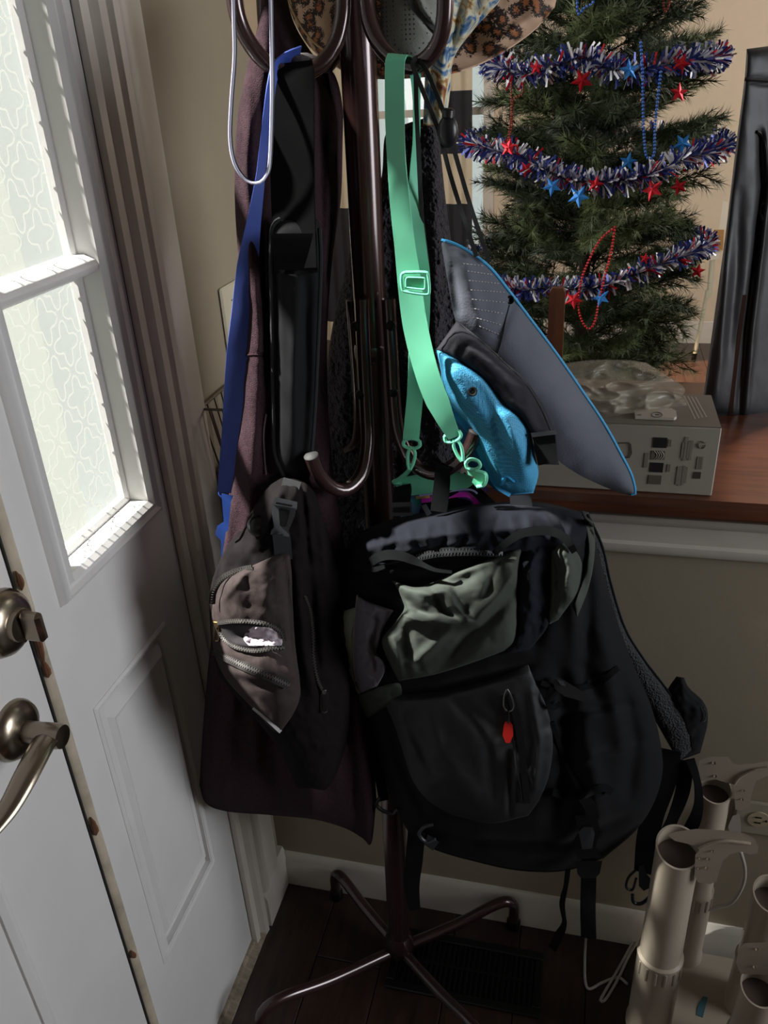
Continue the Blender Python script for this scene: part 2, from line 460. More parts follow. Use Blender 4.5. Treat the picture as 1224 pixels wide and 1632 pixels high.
# ================================================================== SETTING
XF = -0.290            # room face of the entry door and its side panel
YW = 0.127             # room face of the half wall
M_white = mat('white_paint', 'c6c4c2', 0.38, bump=('noise', 60, 0.08), var=0.03, vscale=9)
M_trim = mat('white_trim_paint', 'c8c2b8', 0.35, bump=('noise', 40, 0.1), var=0.04, vscale=12)
M_beige = mat('beige_wall_paint', '938975', 0.75, bump=('noise', 220, 0.12), var=0.02)
M_far = mat('cream_wall_paint', 'cbbca6', 0.8, bump=('noise', 200, 0.1), var=0.02)
M_ceil = mat('ceiling_paint', 'd5d0c6', 0.9)
M_floor = mat_wood('dark_red_floor_boards', '221611', '3c2a22', 0.35, (14, 1.6, 14), 5.0, coat=0.1)
M_ledge = mat_wood('reddish_stained_wood', '43251b', '6b402d', 0.3, (1.2, 14, 14), 5.0, coat=0.3)
M_groundplate = mat('subfloor', '20120c', 0.8)

def structure(mb, name, m, parent=None, **k):
    o = mb.obj(name, m, parent, smooth=k.get('smooth', False))
    if parent is None: o['kind'] = 'structure'
    return o
H = 2.45
# floor with its boards
fl = structure(MB().box((-0.42, -2.7, -0.06), (3.1, 0.36, -0.008)).box((-1.6, 0.36, -0.06), (3.1, 4.3, -0.008)), 'floor', M_groundplate)
pw_ = 0.127
def plank(x0, x1, y0, y1):
    structure(MB().box((x0+.0008, y0+.0008, -0.008), (x1-.0008, y1-.0008, 0.0), 0.0012), 'floor_plank', M_floor, fl)
k = 0; x = -0.287
while x < 1.7:
    off = (k*0.37) % 0.9
    ys = [-1.6]+[yy for yy in (-1.3+off, -0.4+off) if -1.5 < yy < 0.0]+[YW+0.005]
    for a, b in zip(ys[:-1], ys[1:]): plank(x, min(x+pw_, 1.7), a, b)
    x += pw_; k += 1
x = -1.5; k = 0
while x < 3.0:
    off = (k*0.53) % 1.3
    ys = [0.24, 1.0+off, 2.3+off*0.7, 4.18]
    for a, b in zip(ys[:-1], ys[1:]):
        if b-a > .05: plank(x, min(x+pw_, 3.0), a, b)
    x += pw_; k += 1
structure(MB().box((-0.42, -2.8, H), (3.1, 0.36, H+0.06)).box((-1.6, 0.36, H), (3.1, 4.3, H+0.06)), 'ceiling', M_ceil)
# exterior door wall: header, return beside the casing, stretch behind the photographer
mb = MB()
mb.box((-0.42, -1.36, 2.045), (XF-.001, -0.028, H)); mb.box((-0.42, -0.028, 0), (XF+.003, 0.46, H)); mb.box((-0.42, -2.7, 0), (XF, -1.36, H))
structure(mb, 'wall_left', M_beige)
structure(MB().box((-0.425, -0.037, 0), (XF-.004, -0.0285, 2.045)), 'leak_filler', mat('pale_grey_filler', '7c8385', .8))  # added filler box closing a sun leak beside the casing
structure(MB().box((-1.6, 0.38, 0), (-0.42, 0.46, H)), 'wall_left', M_far)
structure(MB().box((-1.62, 0.36, 0), (-0.421, 0.3795, H+.06)), 'wall_left', mat('sky_match_grey', '888d8b', .8))  # added outer skin, grey chosen to blend with the sky behind the panes
# half wall
structure(MB().box((XF+.004, YW, 0), (3.0, 0.235, 0.905)), 'wall_back', M_beige)
# ledge cap
pb = PY(1077, 831, 0.095); zb = float(pb[2]); ZL = zb+0.032
structure(MB().box((XF+.004, 0.092, zb), (3.0, 0.60, ZL), 0.009), 'trim_1', M_ledge, smooth='auto')
structure(MB().box((XF+.004, 0.50, 0), (3.0, 0.56, zb)), 'wall_back', M_beige)
# moulding below the cap
def profile_x(name, prof, x0, x1, m, parent=None):
    P0 = [(x0, y, z) for y, z in prof]
    mb = MB(); mb.prism(P0, (x1-x0, 0, 0)); return structure(mb, name, m, parent, smooth='auto')
profile_x('trim_2', [(YW+.01, 0.868), (YW-.006, 0.868), (YW-.010, 0.874), (YW-.010, 0.884), (YW-.006, 0.888), (YW-.006, 0.915), (YW-.014, 0.922), (YW-.018, 0.932), (YW-.018, zb), (YW+.01, zb)], XF+.004, 3.0, M_trim)
profile_x('baseboard_back', [(YW+.01, 0), (YW-.014, 0), (YW-.014, 0.062), (YW-.010, 0.072), (YW-.010, 0.076), (YW-.004, 0.086), (YW+.01, 0.086)], XF+.018, 3.0, M_trim)
# left baseboard between casing and corner
mb = MB(); mb.prism([(XF+a, 0.012, z) for a, z in [(0, 0), (0.022, 0), (0.022, 0.075), (0.018, 0.085), (0.014, 0.098), (0, 0.098)]], (0, YW-0.012-.001, 0))
structure(mb, 'baseboard_left', M_trim, smooth='auto')
# casing
mb = MB()
pr = [(-0.034, 0), (-0.034, .010), (-0.022, .012), (-0.018, .007), (-0.012, .007), (-0.008, .018), (0.004, .020), (0.008, .014), (0.011, .014), (0.011, 0)]
mb.prism([(XF+a, y, 0) for y, a in pr], (0, 0, 2.1))
pr = [(0.011, 0), (0.011, .015), (0.016, .022), (0.026, .024), (0.032, .018), (0.040, .015), (0.048, .018), (0.078, .020), (0.088, .018), (0.088, 0)]
mb.prism([(XF+a, y, 0.098) for y, a in pr], (0, 0, 2.05))
structure(mb, 'trim_3', M_trim, smooth='auto')
# threshold
M_thr = mat_wood('worn_threshold', '6e6455', 'a89c88', 0.6, (2, 10, 10), 9, coat=0)
mb = MB(); mb.prism([(XF+a, -1.3, z) for a, z in [(-.08, 0), (0.018, 0), (0.018, .006), (0.006, .010), (0.004, .016), (-0.010, .020), (-.08, .022)]], (0, 1.3+0.004, 0))
structure(mb, 'trim_4', M_thr, smooth='auto')

# ---- side light (fixed glazed panel beside the door)
sideR, sideL = -0.036, -0.345
wy0, wy1, wz0, wz1 = -0.273, -0.087, 1.013, 1.98
win = thing('window_1', None, None, (XF, sideL, 0)); win['kind'] = 'structure'
XB = XF-0.036
def part(mb, name, m, parent, smooth='auto', **k): return mb.obj(name, m, parent, smooth, **k)
part(MB().box((XB, sideL, 0.02), (XF, wy0, 2.05)), 'stile', M_white, win)
part(MB().box((XB, wy1, 0.02), (XF, sideR, 2.05)), 'stile', M_white, win)
part(MB().box((XB, wy0, wz1), (XF, wy1, 2.05)), 'rail', M_white, win)
part(MB().box((XB, wy0, 0.85), (XF, wy1, wz0)), 'rail', M_white, win)
part(MB().box((XB, wy0, 0.02), (XF, wy1, 0.285)), 'rail', M_white, win)
for z in (1.312, 1.632):
    mb = MB(); mb.prism([(XF+a, wy0-.002, zz) for a, zz in [(-.035, z), (-.012, z), (.0, z+.006), (.003, z+.012), (0, z+.018), (-.012, z+.024), (-.035, z+.024)]], (0, wy1-wy0+.004, 0))
    part(mb, 'muntin', M_white, win)
# raised moulding around the glass
def ring(yz0, yz1, prof, xface):
    """frame moulding: prof = (inset outward from the opening, height above face)"""
    (y0, z0), (y1, z1) = yz0, yz1; V = []; n = len(prof)
    for (cy_, cz, sy_, sz_) in ((y0, z0, -1, -1), (y1, z0, 1, -1), (y1, z1, 1, 1), (y0, z1, -1, 1)):
        for o_, h_ in prof: V.append((xface+h_, cy_+sy_*o_, cz+sz_*o_))
    Fc = [(c*n+i, ((c+1) % 4)*n+i, ((c+1) % 4)*n+(i+1) % n, c*n+(i+1) % n) for c in range(4) for i in range(n)]
    return V, Fc
mb = MB(); mb.add(*ring((wy0, wz0), (wy1, wz1), [(-.001, -.03), (-.001, .004), (.005, .010), (.009, .006), (.014, .006), (.018, .011), (.024, .008), (.028, 0), (.02, -.03)], XF))
part(mb, 'glazing_bead', M_white, win)
# inner sash lip next to the glass
mb = MB(); mb.add(*ring((wy0+.008, wz0+.008), (wy1-.008, wz1-.008), [(0, -.036), (0, -.026), (.004, -.022), (.010, -.022), (.010, -.036)], XF))
part(mb, 'glass_stop', M_white, win)
# lower raised panel
py0, py1, pz0, pz1 = wy0-.027, wy1-.028, 0.33, 0.825
part(MB().box((XB+.008, wy0-.001, 0.28), (XF-.0095, wy1+.001, 0.85)), 'panel_back', M_white, win)
mb = MB()
mb.add(*ring((py0+.045, pz0+.045), (py1-.02, pz1-.045), [(0, -.011), (0, -.001), (.006, .0015), (.014, -.004), (.022, -.0095), (.022, -.011)], XF))
mb.box((XF-.01, py0+.045, pz0+.045), (XF-.0015, py1-.02, pz1-.045))
part(mb, 'raised_panel', M_white, win)
mb = MB()
gy0, gy1, gz0, gz1 = py0+.018, py1-.002, pz0+.01, pz1-.008
mb.add(*ring((gy0, gz0), (gy1, gz1), [(0, -.01), (.003, .001), (.008, .0035), (.012, .001), (.014, -.01)], XF))
part(mb, 'panel_moulding', M_white, win)
mb = MB()   # fills between groove and rails
mb.box((XF-.01, wy0, 0.285), (XF, wy1, gz0)); mb.box((XF-.01, wy0, gz1), (XF, wy1, 0.85)); mb.box((XF-.01, gy1, gz0), (XF, wy1, gz1)); 
part(mb, 'panel_edge', M_white, win)

# frosted panes: partly see-through, partly diffusing
mg = bpy.data.materials.new('frosted_glass'); mg.use_nodes = True
N = mg.node_tree.nodes; Lk = mg.node_tree.links; N.remove(N['Principled BSDF'])
tl = N.new('ShaderNodeBsdfTranslucent'); tl.inputs['Color'].default_value = (0.064, 0.067, 0.059, 1)
tr = N.new('ShaderNodeBsdfTransparent'); tr.inputs['Color'].default_value = (0.94, 0.98, 0.97, 1)
gl = N.new('ShaderNodeBsdfGlossy'); gl.inputs['Roughness'].default_value = 0.25
m1 = N.new('ShaderNodeMixShader'); m1.inputs[0].default_value = 0.5
m2 = N.new('ShaderNodeMixShader'); m2.inputs[0].default_value = 0.04
Lk.new(tr.outputs[0], m1.inputs[1]); Lk.new(tl.outputs[0], m1.inputs[2]); Lk.new(m1.outputs[0], m2.inputs[1]); Lk.new(gl.outputs[0], m2.inputs[2])
Lk.new(m2.outputs[0], N['Material Output'].inputs['Surface'])
mline = bpy.data.materials.new('etched_glass_line'); mline.use_nodes = True
_t = mline.node_tree.nodes.new('ShaderNodeBsdfTranslucent'); _t.inputs[0].default_value = (.18, .185, .172, 1); mline.node_tree.nodes.remove(mline.node_tree.nodes['Principled BSDF'])
mline.node_tree.links.new(_t.outputs[0], mline.node_tree.nodes['Material Output'].inputs['Surface'])
for z0, z1 in ((wz0, 1.312), (1.336, 1.632), (1.656, wz1)):
    p = part(MB().add([(XF-.034, wy0-.004, z0-.004), (XF-.034, wy1+.004, z0-.004), (XF-.034, wy1+.004, z1+.004), (XF-.034, wy0-.004, z1+.004)], [(0, 1, 2, 3)]), 'pane', None, win, mats=[mg])
    # etched interlocking clover outline
    L = 0.034; mb = MB()
    def clover(cy_, cz):
        pts = []
        for i in range(49):
            t = 2*PI*i/48; r_ = L*(0.52+0.17*math.cos(4*t)); pts.append((XF-.0315, cy_+r_*math.cos(t), cz+r_*math.sin(t)*1.15))
        return np.array(pts)
    zz = z0+.03; row = 0
    while zz < z1:
        for c in range(-1, 5):
            q = clover(wy0+.02+c*L*1.75+(row % 2)*L*.875, zz)
            keep = (q[:, 1] > wy0+.009) & (q[:, 1] < wy1-.009) & (q[:, 2] > z0+.008) & (q[:, 2] < z1-.006)
            run = []
            for ok, v_ in zip(list(keep)+[False], list(q)+[None]):
                if ok: run.append(v_)
                else:
                    if len(run) > 3:
                        R_ = np.array(run); T_ = np.gradient(R_, axis=0); n_ = np.stack([T_[:, 0]*0, -T_[:, 2], T_[:, 1]], 1); n_ /= np.linalg.norm(n_, axis=1)[:, None]
                        m_ = len(R_); mb.add(np.vstack([R_-n_*.0011, R_+n_*.0011]), [(i_, i_+1, m_+i_+1, m_+i_) for i_ in range(m_-1)])
                    run = []
        zz += L*.98; row += 1
    part(mb, 'etched_pattern', mline, p)

# ---- entry door leaf with hardware
door = thing('door_1', None, None, (XF, -1.25, 0)); door['kind'] = 'structure'
part(MB().box((XB, -1.25, 0.02), (XF+.004, -0.3635, 2.05), .002), 'door_leaf', M_white, door)
mb = MB(); mb.add(*ring((-1.10, 0.25), (-0.52, 0.80), [(0, -.002), (0, .005), (.008, .008), (.016, .004), (.02, -.002)], XF+.003)); mb.box((XF, -1.05, .30), (XF+.008, -.57, .75), .004)
part(mb, 'raised_panel', M_white, door)
M_strip = mat('worn_metal_strip', 'b0a592', 0.45, metal=0.1, bump=('noise', 90, 0.4), var=0.25, vscale=25)
M_rust = mat('bare_wood_chip', '5d3a24', 0.8, var=0.4, vscale=60)
mb = MB(); mb.prism([(XF+a, y, 0.02) for y, a in [(-.3625, -.02), (-.3625, .003), (-.359, .009), (-.353, .012), (-.349, .009), (-.3465, .003), (-.3465, -.02)]], (0, 0, 2.03))
part(mb, 'weatherstrip', M_strip, door)
part(MB().box((XF-.02, -.3645, .02), (XF+.006, -.3622, 2.05)), 'seal_gap', mat('dark_seal', '15120f', 0.8), door)
rr = random.Random(3)
for z, ln in ((0.985, .035), (0.945, .012), (0.70, .016), (1.06, .012), (.45, .008)):
    pts = []
    for i in range(9):
        t = i/8; pts.append((XF+.0095+.002*math.sin(t*PI), -.3605+.0008*rr.random(), z+ln*(t-.5)*2))
    mb = MB(); mb.tube(pts, [0.0005, .0022+.001*rr.random(), .003, .0022, .0005], 6, flat=1.3); part(mb, 'bare_wood_chip', M_rust, door)
M_nickel = mat('brushed_nickel', '94897a', 0.28, metal=1.0, bump=('noise', 300, 0.05))
M_nickel_d = mat('dark_nickel', '3d3835', 0.35, metal=0.9)
hy, hz = float(PX(16, 1162, XF)[1]), float(PX(16, 1162, XF)[2])
hd = part(MB().lathe((XF+.004, hy, hz), (1, 0, 0), [(.033, 0), (.033, .004), (.030, .010), (.022, .014), (.014, .016)], 32), 'lever_rose', M_nickel, door)
part(MB().ball((XF+.016, hy+.016, hz+.014), .0032, 8, (.5, 1, 1)), 'rose_screw', M_nickel_d, hd)
# lever: stem out of the door, then a curved tapering blade toward the latch side
mb = MB()
ex = XF+.062
mb.lathe((XF+.012, hy, hz), (1, 0, 0), [(.0125, 0), (.0115, .012), (.0125, .03), (.0135, .046), (.0125, .051), (0, .052)], 24)
lv = part(mb, 'lever_stem', M_nickel, door)
path = cr([(ex-.014, hy, hz), (ex-.010, hy-.02, hz+.003), (ex-.006, hy-.05, hz-.001), (ex-.006, hy-.085, hz-.012), (ex-.010, hy-.12, hz-.020)], 24)
mb = MB(); mb.tube(path, [.0135, .0135, .013, .011, .007], 16, flat=0.55); part(mb, 'lever_handle', M_nickel, door)
dy, dz = float(PX(-4, 992, XF)[1]), float(PX(-4, 992, XF)[2])
db = part(MB().lathe((XF+.004, dy, dz), (1, 0, 0), [(.036, 0), (.036, .005), (.033, .012), (.026, .018), (.018, .020), (.017, .026), (0, .027)], 32), 'deadbolt_rose', M_nickel, door)
part(MB().ball((XF+.021, dy+.006, dz-.023), .004, 8, (.5, 1, 1)), 'rose_screw', M_nickel_d, db)
mb = MB(); mb.obox((XF+.042, dy, dz), np.eye(3), (.012, .006, .017), .004); part(mb, 'thumb_turn', M_nickel, door)

# ---- far room shell
yF = 4.18
wxa, wxb = float(PY(575, 200, yF)[0]), float(PY(774, 200, yF)[0]); wza = float(PY(700, 420, yF)[2]); wzb = 2.15
mb = MB()
mb.box((-1.6, yF, 0), (wxa, yF+.1, H)); mb.box((wxb, yF, 0), (3.1, yF+.1, H)); mb.box((wxa, yF, 0), (wxb, yF+.1, wza)); mb.box((wxa, yF, wzb), (wxb, yF+.1, H))
structure(mb, 'wall_far', M_far)
mb = MB()   # left wall of the far room with an opening added to let sun in
mb.box((-1.6, .46, 0), (-1.5, 2.15, H)); mb.box((-1.6, 3.0, 0), (-1.5, 4.18, H)); mb.box((-1.6, 2.15, 0), (-1.5, 3.0, .85)); mb.box((-1.6, 2.15, 2.1), (-1.5, 3.0, H))
structure(mb, 'wall_far_left', M_far)
w3 = thing('added_window', None, None, (-1.5, 2.15, .85)); w3['kind'] = 'structure'  # frame around that added opening
mb = MB(); mb.box((-1.53, 2.09, .79), (-1.48, 2.15, 2.16)); mb.box((-1.53, 3.0, .79), (-1.48, 3.06, 2.16)); mb.box((-1.53, 2.15, .79), (-1.48, 3.0, .85)); mb.box((-1.53, 2.15, 2.1), (-1.48, 3.0, 2.16)); part(mb, 'window_frame', M_trim, w3)
part(MB().box((-1.55, 2.15, 1.46), (-1.51, 3.0, 1.50)), 'meeting_rail', M_trim, w3)
structure(MB().box((3.0, -2.7, 0), (3.1, 4.3, H)), 'wall_right', M_far)
structure(MB().box((-0.42, -2.8, 0), (3.1, -2.7, H)), 'wall_front', M_far)
def profile_far(x0, x1):
    mb = MB(); mb.prism([(x0, yF-a, z) for a, z in [(0, 0), (.016, 0), (.016, .10), (.010, .125), (0, .13)]], (x1-x0, 0, 0)); return mb
structure(profile_far(-1.5, 3.0), 'baseboard_far', M_trim, smooth='auto')
wf = thing('window_2', None, None, (wxa, yF, wza)); wf['kind'] = 'structure'
mb = MB()
def frame_y(mb, x0, x1, z0, z1, w_, y0, y1):
    mb.box((x0, y0, z0), (x0+w_, y1, z1)); mb.box((x1-w_, y0, z0), (x1, y1, z1)); mb.box((x0+w_, y0, z0), (x1-w_, y1, z0+w_)); mb.box((x0+w_, y0, z1-w_), (x1-w_, y1, z1))
frame_y(mb, wxa-.05, wxb+.05, wza-.05, wzb+.05, .06, yF-.02, yF+.03)
part(mb, 'window_frame', M_trim, wf)
part(MB().box((wxa, yF+.02, (wza+wzb)/2-.02), (wxb, yF+.05, (wza+wzb)/2+.02)), 'meeting_rail', M_trim, wf)
mg2 = bpy.data.materials.new('clear_glass'); mg2.use_nodes = True; N = mg2.node_tree.nodes; N.remove(N['Principled BSDF'])
tr = N.new('ShaderNodeBsdfTransparent'); tr.inputs[0].default_value = (.95, .97, .96, 1); gl = N.new('ShaderNodeBsdfGlossy'); gl.inputs['Roughness'].default_value = .02; m1 = N.new('ShaderNodeMixShader'); m1.inputs[0].default_value = .05
mg2.node_tree.links.new(tr.outputs[0], m1.inputs[1]); mg2.node_tree.links.new(gl.outputs[0], m1.inputs[2]); mg2.node_tree.links.new(m1.outputs[0], N['Material Output'].inputs['Surface'])
part(MB().box((wxa, yF+.04, wza), (wxb, yF+.044, wzb)), 'pane', None, wf, mats=[mg2])
# banded curtains on that window
def banded(name, bounds, first_dark, px0, px1, y, label, ztop=2.25, zbot=None):
    zs = [float(PY((px0+px1)/2, b, y)[2]) for b in bounds]
    x0, x1 = float(PY(px0, 200, y)[0]), float(PY(px1, 200, y)[0])
    n = 60; V = []; Fc = []; mi = []
    allz = [ztop]+zs+[zbot if zbot else float(PY(px0, 640, y)[2])]
    zz = []; band_i = []
    for b in range(len(allz)-1):
        k_ = 6
        for i in range(k_): zz.append(allz[b]*(1-i/k_)+allz[b+1]*i/k_); band_i.append(b)
    zz.append(allz[-1])
    for z in zz:
        for i in range(n+1):
            t = i/n; V.append((x0+(x1-x0)*t, y+.009*math.sin(t*(x1-x0)/.075*2*PI+.4*z), z))
    for r_ in range(len(zz)-1):
        for i in range(n):
            a = r_*(n+1)+i; Fc.append((a, a+1, a+n+2, a+n+1)); mi.append((band_i[r_]+(1 if first_dark else 0)) % 2)
    o = mk(name, V, Fc, None, None, True, [mat('cream_cotton', 'c9bda6', .9), mat('charcoal_cotton', '27272d', .9)], mi)
    md = o.modifiers.new('thick', 'SOLIDIFY'); md.thickness = .003
    return tag(o, label, 'curtain')
banded('curtain', [332, 512, 600], False, 470, 590, yF-.10, 'cream and charcoal wide-banded curtain left of the coat rack pole')
banded('curtain', [60, 105, 145, 245, 325, 400], False, 688, 752, yF-.11, 'cream and charcoal wide-banded curtain between the pole and the tree')
mb = MB(); mb.tube([(wxa-.35, yF-.10, 2.27), (wxb+.2, yF-.10, 2.27)], .01, 10)
tag(mb.obj('curtain_rod', mat('black_rod', '1a1a1a', .4, metal=.8)), 'black curtain rod above the far window', 'rod')

# ================================================================== COAT RACK
def seg_y(lst, y0, y1=None):
    """(px, py) list -> (px, py, y) with y going from y0 to y1"""
    n = len(lst); y1 = y0 if y1 is None else y1
    return [(a[0], a[1], y0+(y1-y0)*i/max(1, n-1)) if len(a) == 2 else a for i, a in enumerate(lst)]
def plate(mb, poly, y, th=0.003):
    """flat piece with the outline poly (px, py) standing at depth y, th thick away from the viewer"""
    P = np.array([PY(a, b, y) for a, b in poly]); d = unit(P.mean(0)-CAM); mb.prism(P, d*th); return mb
def plate_on(mb, poly, bv, lift, th=0.003, dflt=-.2):
    c = np.mean(np.array(poly), 0); y = hit(bv, c[0], c[1], lift, dflt)[1]
    return plate(mb, poly, y, th)
def screw(mb, px, py, y, r=.0060):
    c = PY(px, py, y); d = unit(CAM-c); mb.lathe(c, d, [(r, -.002), (r, 0), (r*.85, .0015), (r*.4, .0024), (0, .0026)], 14)
    x = unit(np.cross(d, [0, 0, 1])); yv = np.cross(d, x)
    a, b = (x+yv)/math.sqrt(2), (x-yv)/math.sqrt(2)
    return c, d, a, b
M_bronze = mat('dark_bronze_tube', '3d2827', 0.26, metal=0.4, coat=1.0, bump=('noise', 30, 0.03))
M_cap = mat('grey_end_cap', '1c1b1b', .7)
M_blk = mat('black_metal', '0c0b0b', .35, metal=.5)
rack = thing('coat_rack', 'dark bronze tubular coat rack with curved hooks, standing by the door', 'coat rack', (0, 0, 0))
LEAN = .0205/1.85
mb = MB(); mb.tube([(0, 0, .03), (LEAN*1.19, 0, 1.19)], .0205, 28); part(mb, 'pole', M_bronze, rack)
mb = MB(); mb.tube([(LEAN*1.19, 0, 1.19), (LEAN*1.195, 0, 1.195), (LEAN*1.205, 0, 1.205), (LEAN*1.21, 0, 1.21)], [.021, .0224, .0224, .021], 28); part(mb, 'pole_collar', M_bronze, rack)
mb = MB(); mb.tube([(LEAN*1.21, 0, 1.21), (LEAN*1.88, 0, 1.88)], .0195, 28); part(mb, 'pole', M_bronze, rack)
part(MB().ball((LEAN*1.9, 0, 1.9), .028, 20), 'finial', M_bronze, rack)
part(MB().lathe((0, 0, .022), (0, 0, 1), [(0, 0), (.024, 0), (.027, .01), (.027, .035), (.0215, .05)], 24), 'hub', M_bronze, rack)
for tx, ty in ((-.158, .102), (.206, .108), (.190, -.172), (-.205, -.200)):
    r_ = math.hypot(tx, ty); ux, uy = tx/r_, ty/r_
    leg = cr([(ux*.015, uy*.015, .030), (ux*r_*.5, uy*r_*.5, .052), (ux*r_*.8, uy*r_*.8, .078), (ux*r_*.93, uy*r_*.93, .080), (ux*r_*.995, uy*r_*.995, .062), (ux*r_, uy*r_, .014)], 30)
    lg = part(MB().tube(leg, .0105, 14), 'leg', M_bronze, rack)
    part(MB().lathe((tx, ty, 0), (0, 0, 1), [(.0125, 0), (.0135, .004), (.0135, .018), (.011, .022)], 16), 'rubber_foot', M_blk, lg)
    mbs = MB(); mbs.ball((ux*.06, uy*.06, .0475), .0035, 8, (1, 1, .6)); part(mbs, 'screw', M_nickel_d, lg)
def hook(line, r, n=50, screws=(), cap=True):
    o = None; mb = MB(); P = pipe(mb, line, r, n, 16); o = part(mb, 'hook', M_bronze, rack)
    e = P[-1]; t = unit(P[-1]-P[-2])
    part(MB().lathe(e, t, [(r*1.0, -.001), (r*1.02, .001), (r*.8, .0026), (0, .003)], 16), 'end_cap', M_cap if cap else M_bronze, o)
    for sx, sy, syy in screws:
        mb = MB(); c, d, a, b = screw(mb, sx, sy, syy); part(mb, 'screw', M_blk, o)
    return o
hook([(577, 476, -.026), (580, 560, -.029), (585, 660, -.034), (586, 710, -.045), (577, 755, -.068), (553, 780, -.092), (528, 776, -.108), (508, 755, -.120), (496, 727, -.128)], .0088, screws=((567, 520, -.034), (574, 629, -.040)))
hook([(619, 476, -.024), (624, 560, -.027), (630, 660, -.032), (640, 705, -.040), (662, 742, -.052), (695, 755, -.064), (728, 738, -.072), (748, 712, -.076), (758, 688, -.078)], .0085, screws=((623, 519, -.034), (627, 626, -.037)))
hook([(560, 478, .014), (566, 560, .016), (571, 640, .018), (571, 680, .022), (566, 706, .03), (553, 716, .045)], .0070)
hook([(600, 478, .022), (606, 600, .024), (612, 690, .03), (625, 740, .05), (650, 752, .065), (668, 735, .08)], .0085)
hook([(549, -90, -.030), (547, -20, -.034), (545, 30, -.040), (532, 76, -.050), (505, 107, -.062), (468, 119, -.075), (428, 103, -.085), (396, 66, -.092), (377, 20, -.096), (370, -40, -.098)], .0080)
hook([(583, -90, -.030), (583, -10, -.034), (590, 40, -.040), (612, 80, -.050), (645, 104, -.062), (672, 100, -.070), (697, 72, -.076), (708, 30, -.080), (710, -30, -.082)], .0080)
hook([(560, -80, .03), (556, 0, .035), (545, 65, .045), (522, 105, .058), (490, 125, .07), (450, 110, .085), (425, 60, .09), (418, -20, .092)], .0080)
hook([(575, -80, .03), (580, -10, .036), (600, 50, .05), (640, 82, .065), (680, 70, .08), (690, 20, .085)], .0080)

# ================================================================== GARMENTS AND THINGS HUNG ON THE RACK
M_mauve = mat('mauve_fleece', '35262b', 0.95, spec=.1, bump=('noise', 900, 0.9, 0.002), var=0.25, vscale=260)
CL = [(425, -30, .0), (410, 45, -.03), (392, 115, -.065), (377, 200, -.080), (374, 310, -.085), (380, 420, -.085), (386, 520, -.088), (384, 620, -.092), (374, 720, -.096), (362, 810, -.10), (352, 890, -.104), (341, 980, -.108), (330, 1080, -.110), (322, 1180, -.112), (318, 1252, -.112)]
CR = [(452, -30, .06), (468, 35, .06), (500, 88, .06), (533, 118, .06), (546, 170, .06), (546, 230, .055), (543, 320, .045), (529, 420, .025), (522, 520, -.01), (522, 620, -.015), (528, 720, -.02), (539, 810, -.03), (553, 890, -.04), (568, 980, -.05), (582, 1080, -.055), (594, 1180, -.06), (600, 1275, -.065)]
CB = [(318, 1252, -0.112), (328, 1280, -0.112), (360, 1293, -0.109), (430, 1299, -0.095), (500, 1306, -0.082), (550, 1320, -0.068), (578, 1336, -0.061), (592, 1344, -0.054), (600, 1275, -0.044)]
fold = [([(430, 30), (405, 200), (410, 400), (412, 560), (400, 750), (380, 950), (365, 1150), (350, 1280)], .014, 16),
        ([(395, 120), (392, 300), (398, 480)], .010, 9), ([(455, 100), (440, 350), (430, 600)], -.014, 13),
        ([(520, 120), (512, 300), (508, 480), (520, 640)], -.012, 9), ([(500, 140), (497, 300), (492, 470)], .010, 9),
        ([(392, 570), (410, 566), (432, 568)], -.006, 3), ([(392, 563), (432, 561)], .003, 4),
        ([(420, 900), (430, 1100), (440, 1290)], -.014, 18), ([(480, 1100), (500, 1300)], .016, 16), ([(540, 1050), (556, 1200), (572, 1330)], -.016, 13),
        ([(372, 760), (352, 960), (340, 1120)], .010, 12)]
coat = sculpt('fleece_coat', CL, CR, M_mauve, B=CB, nu=80, nv=170, tf=.046, tb=.012, strokes=fold, nz=(.004, 34, 2, 3.0), pw=(2.0, .55), cap=(14, .5))
tag(coat, 'long dark mauve fleece coat hanging on the rack nearest the door', 'coat')
mb = MB(); mb.tube(drape(BV[coat], [(392, 566), (412, 565), (432, 567)], 20, .001), .0012, 6); part(mb, 'seam', M_mauve, coat)
# zip edge of the coat (thin cord-like line by the padded strap)
M_zipc = mat('grey_zip', '4e4146', .5)
mb = MB(); P_ = drape(BV[coat], [(424, 660), (420, 690), (421, 720), (424, 756)], 20, .002); mb.tube(P_, .0012, 6); part(mb, 'zip_edge', M_zipc, coat)

# knitted/sherpa dark jacket behind the pole
M_sherpa = mat('charcoal_sherpa', '29252b', 0.95, sheen=.06, bump=('voro', 260, 1.0, 0.004), var=0.5, vscale=220)
SL = [(684, 186, .075), (640, 200, .075), (614, 216, .075), (606, 290, .075), (572, 350, .07), (548, 440, .07), (530, 520, .065), (521, 600, .06), (520, 720, .06), (524, 820, .06), (532, 900, .06)]
SR = [(690, 186, .075), (698, 205, .08), (704, 260, .08), (714, 350, .08), (726, 430, .08), (730, 500, .08), (735, 570, .08), (738, 650, .08), (736, 730, .075), (730, 820, .07), (722, 900, .07)]
def loops(px, py, U, V): return .0032*vn(px/4.2, py/5.0, 9)+.0016*vn(px/2.2, py/2.4, 4)
sher = sculpt('sherpa_jacket', SL, SR, M_sherpa, nu=120, nv=260, tf=.03, tb=.03, relief=loops, strokes=[([(690, 190), (695, 400), (700, 800)], .012, 12), ([(640, 220), (625, 500), (640, 800)], -.012, 12), ([(560, 450), (545, 700)], .010, 12)], nz=(.003, 30, 6))
tag(sher, 'charcoal looped sherpa jacket hanging behind the rack pole', 'jacket')

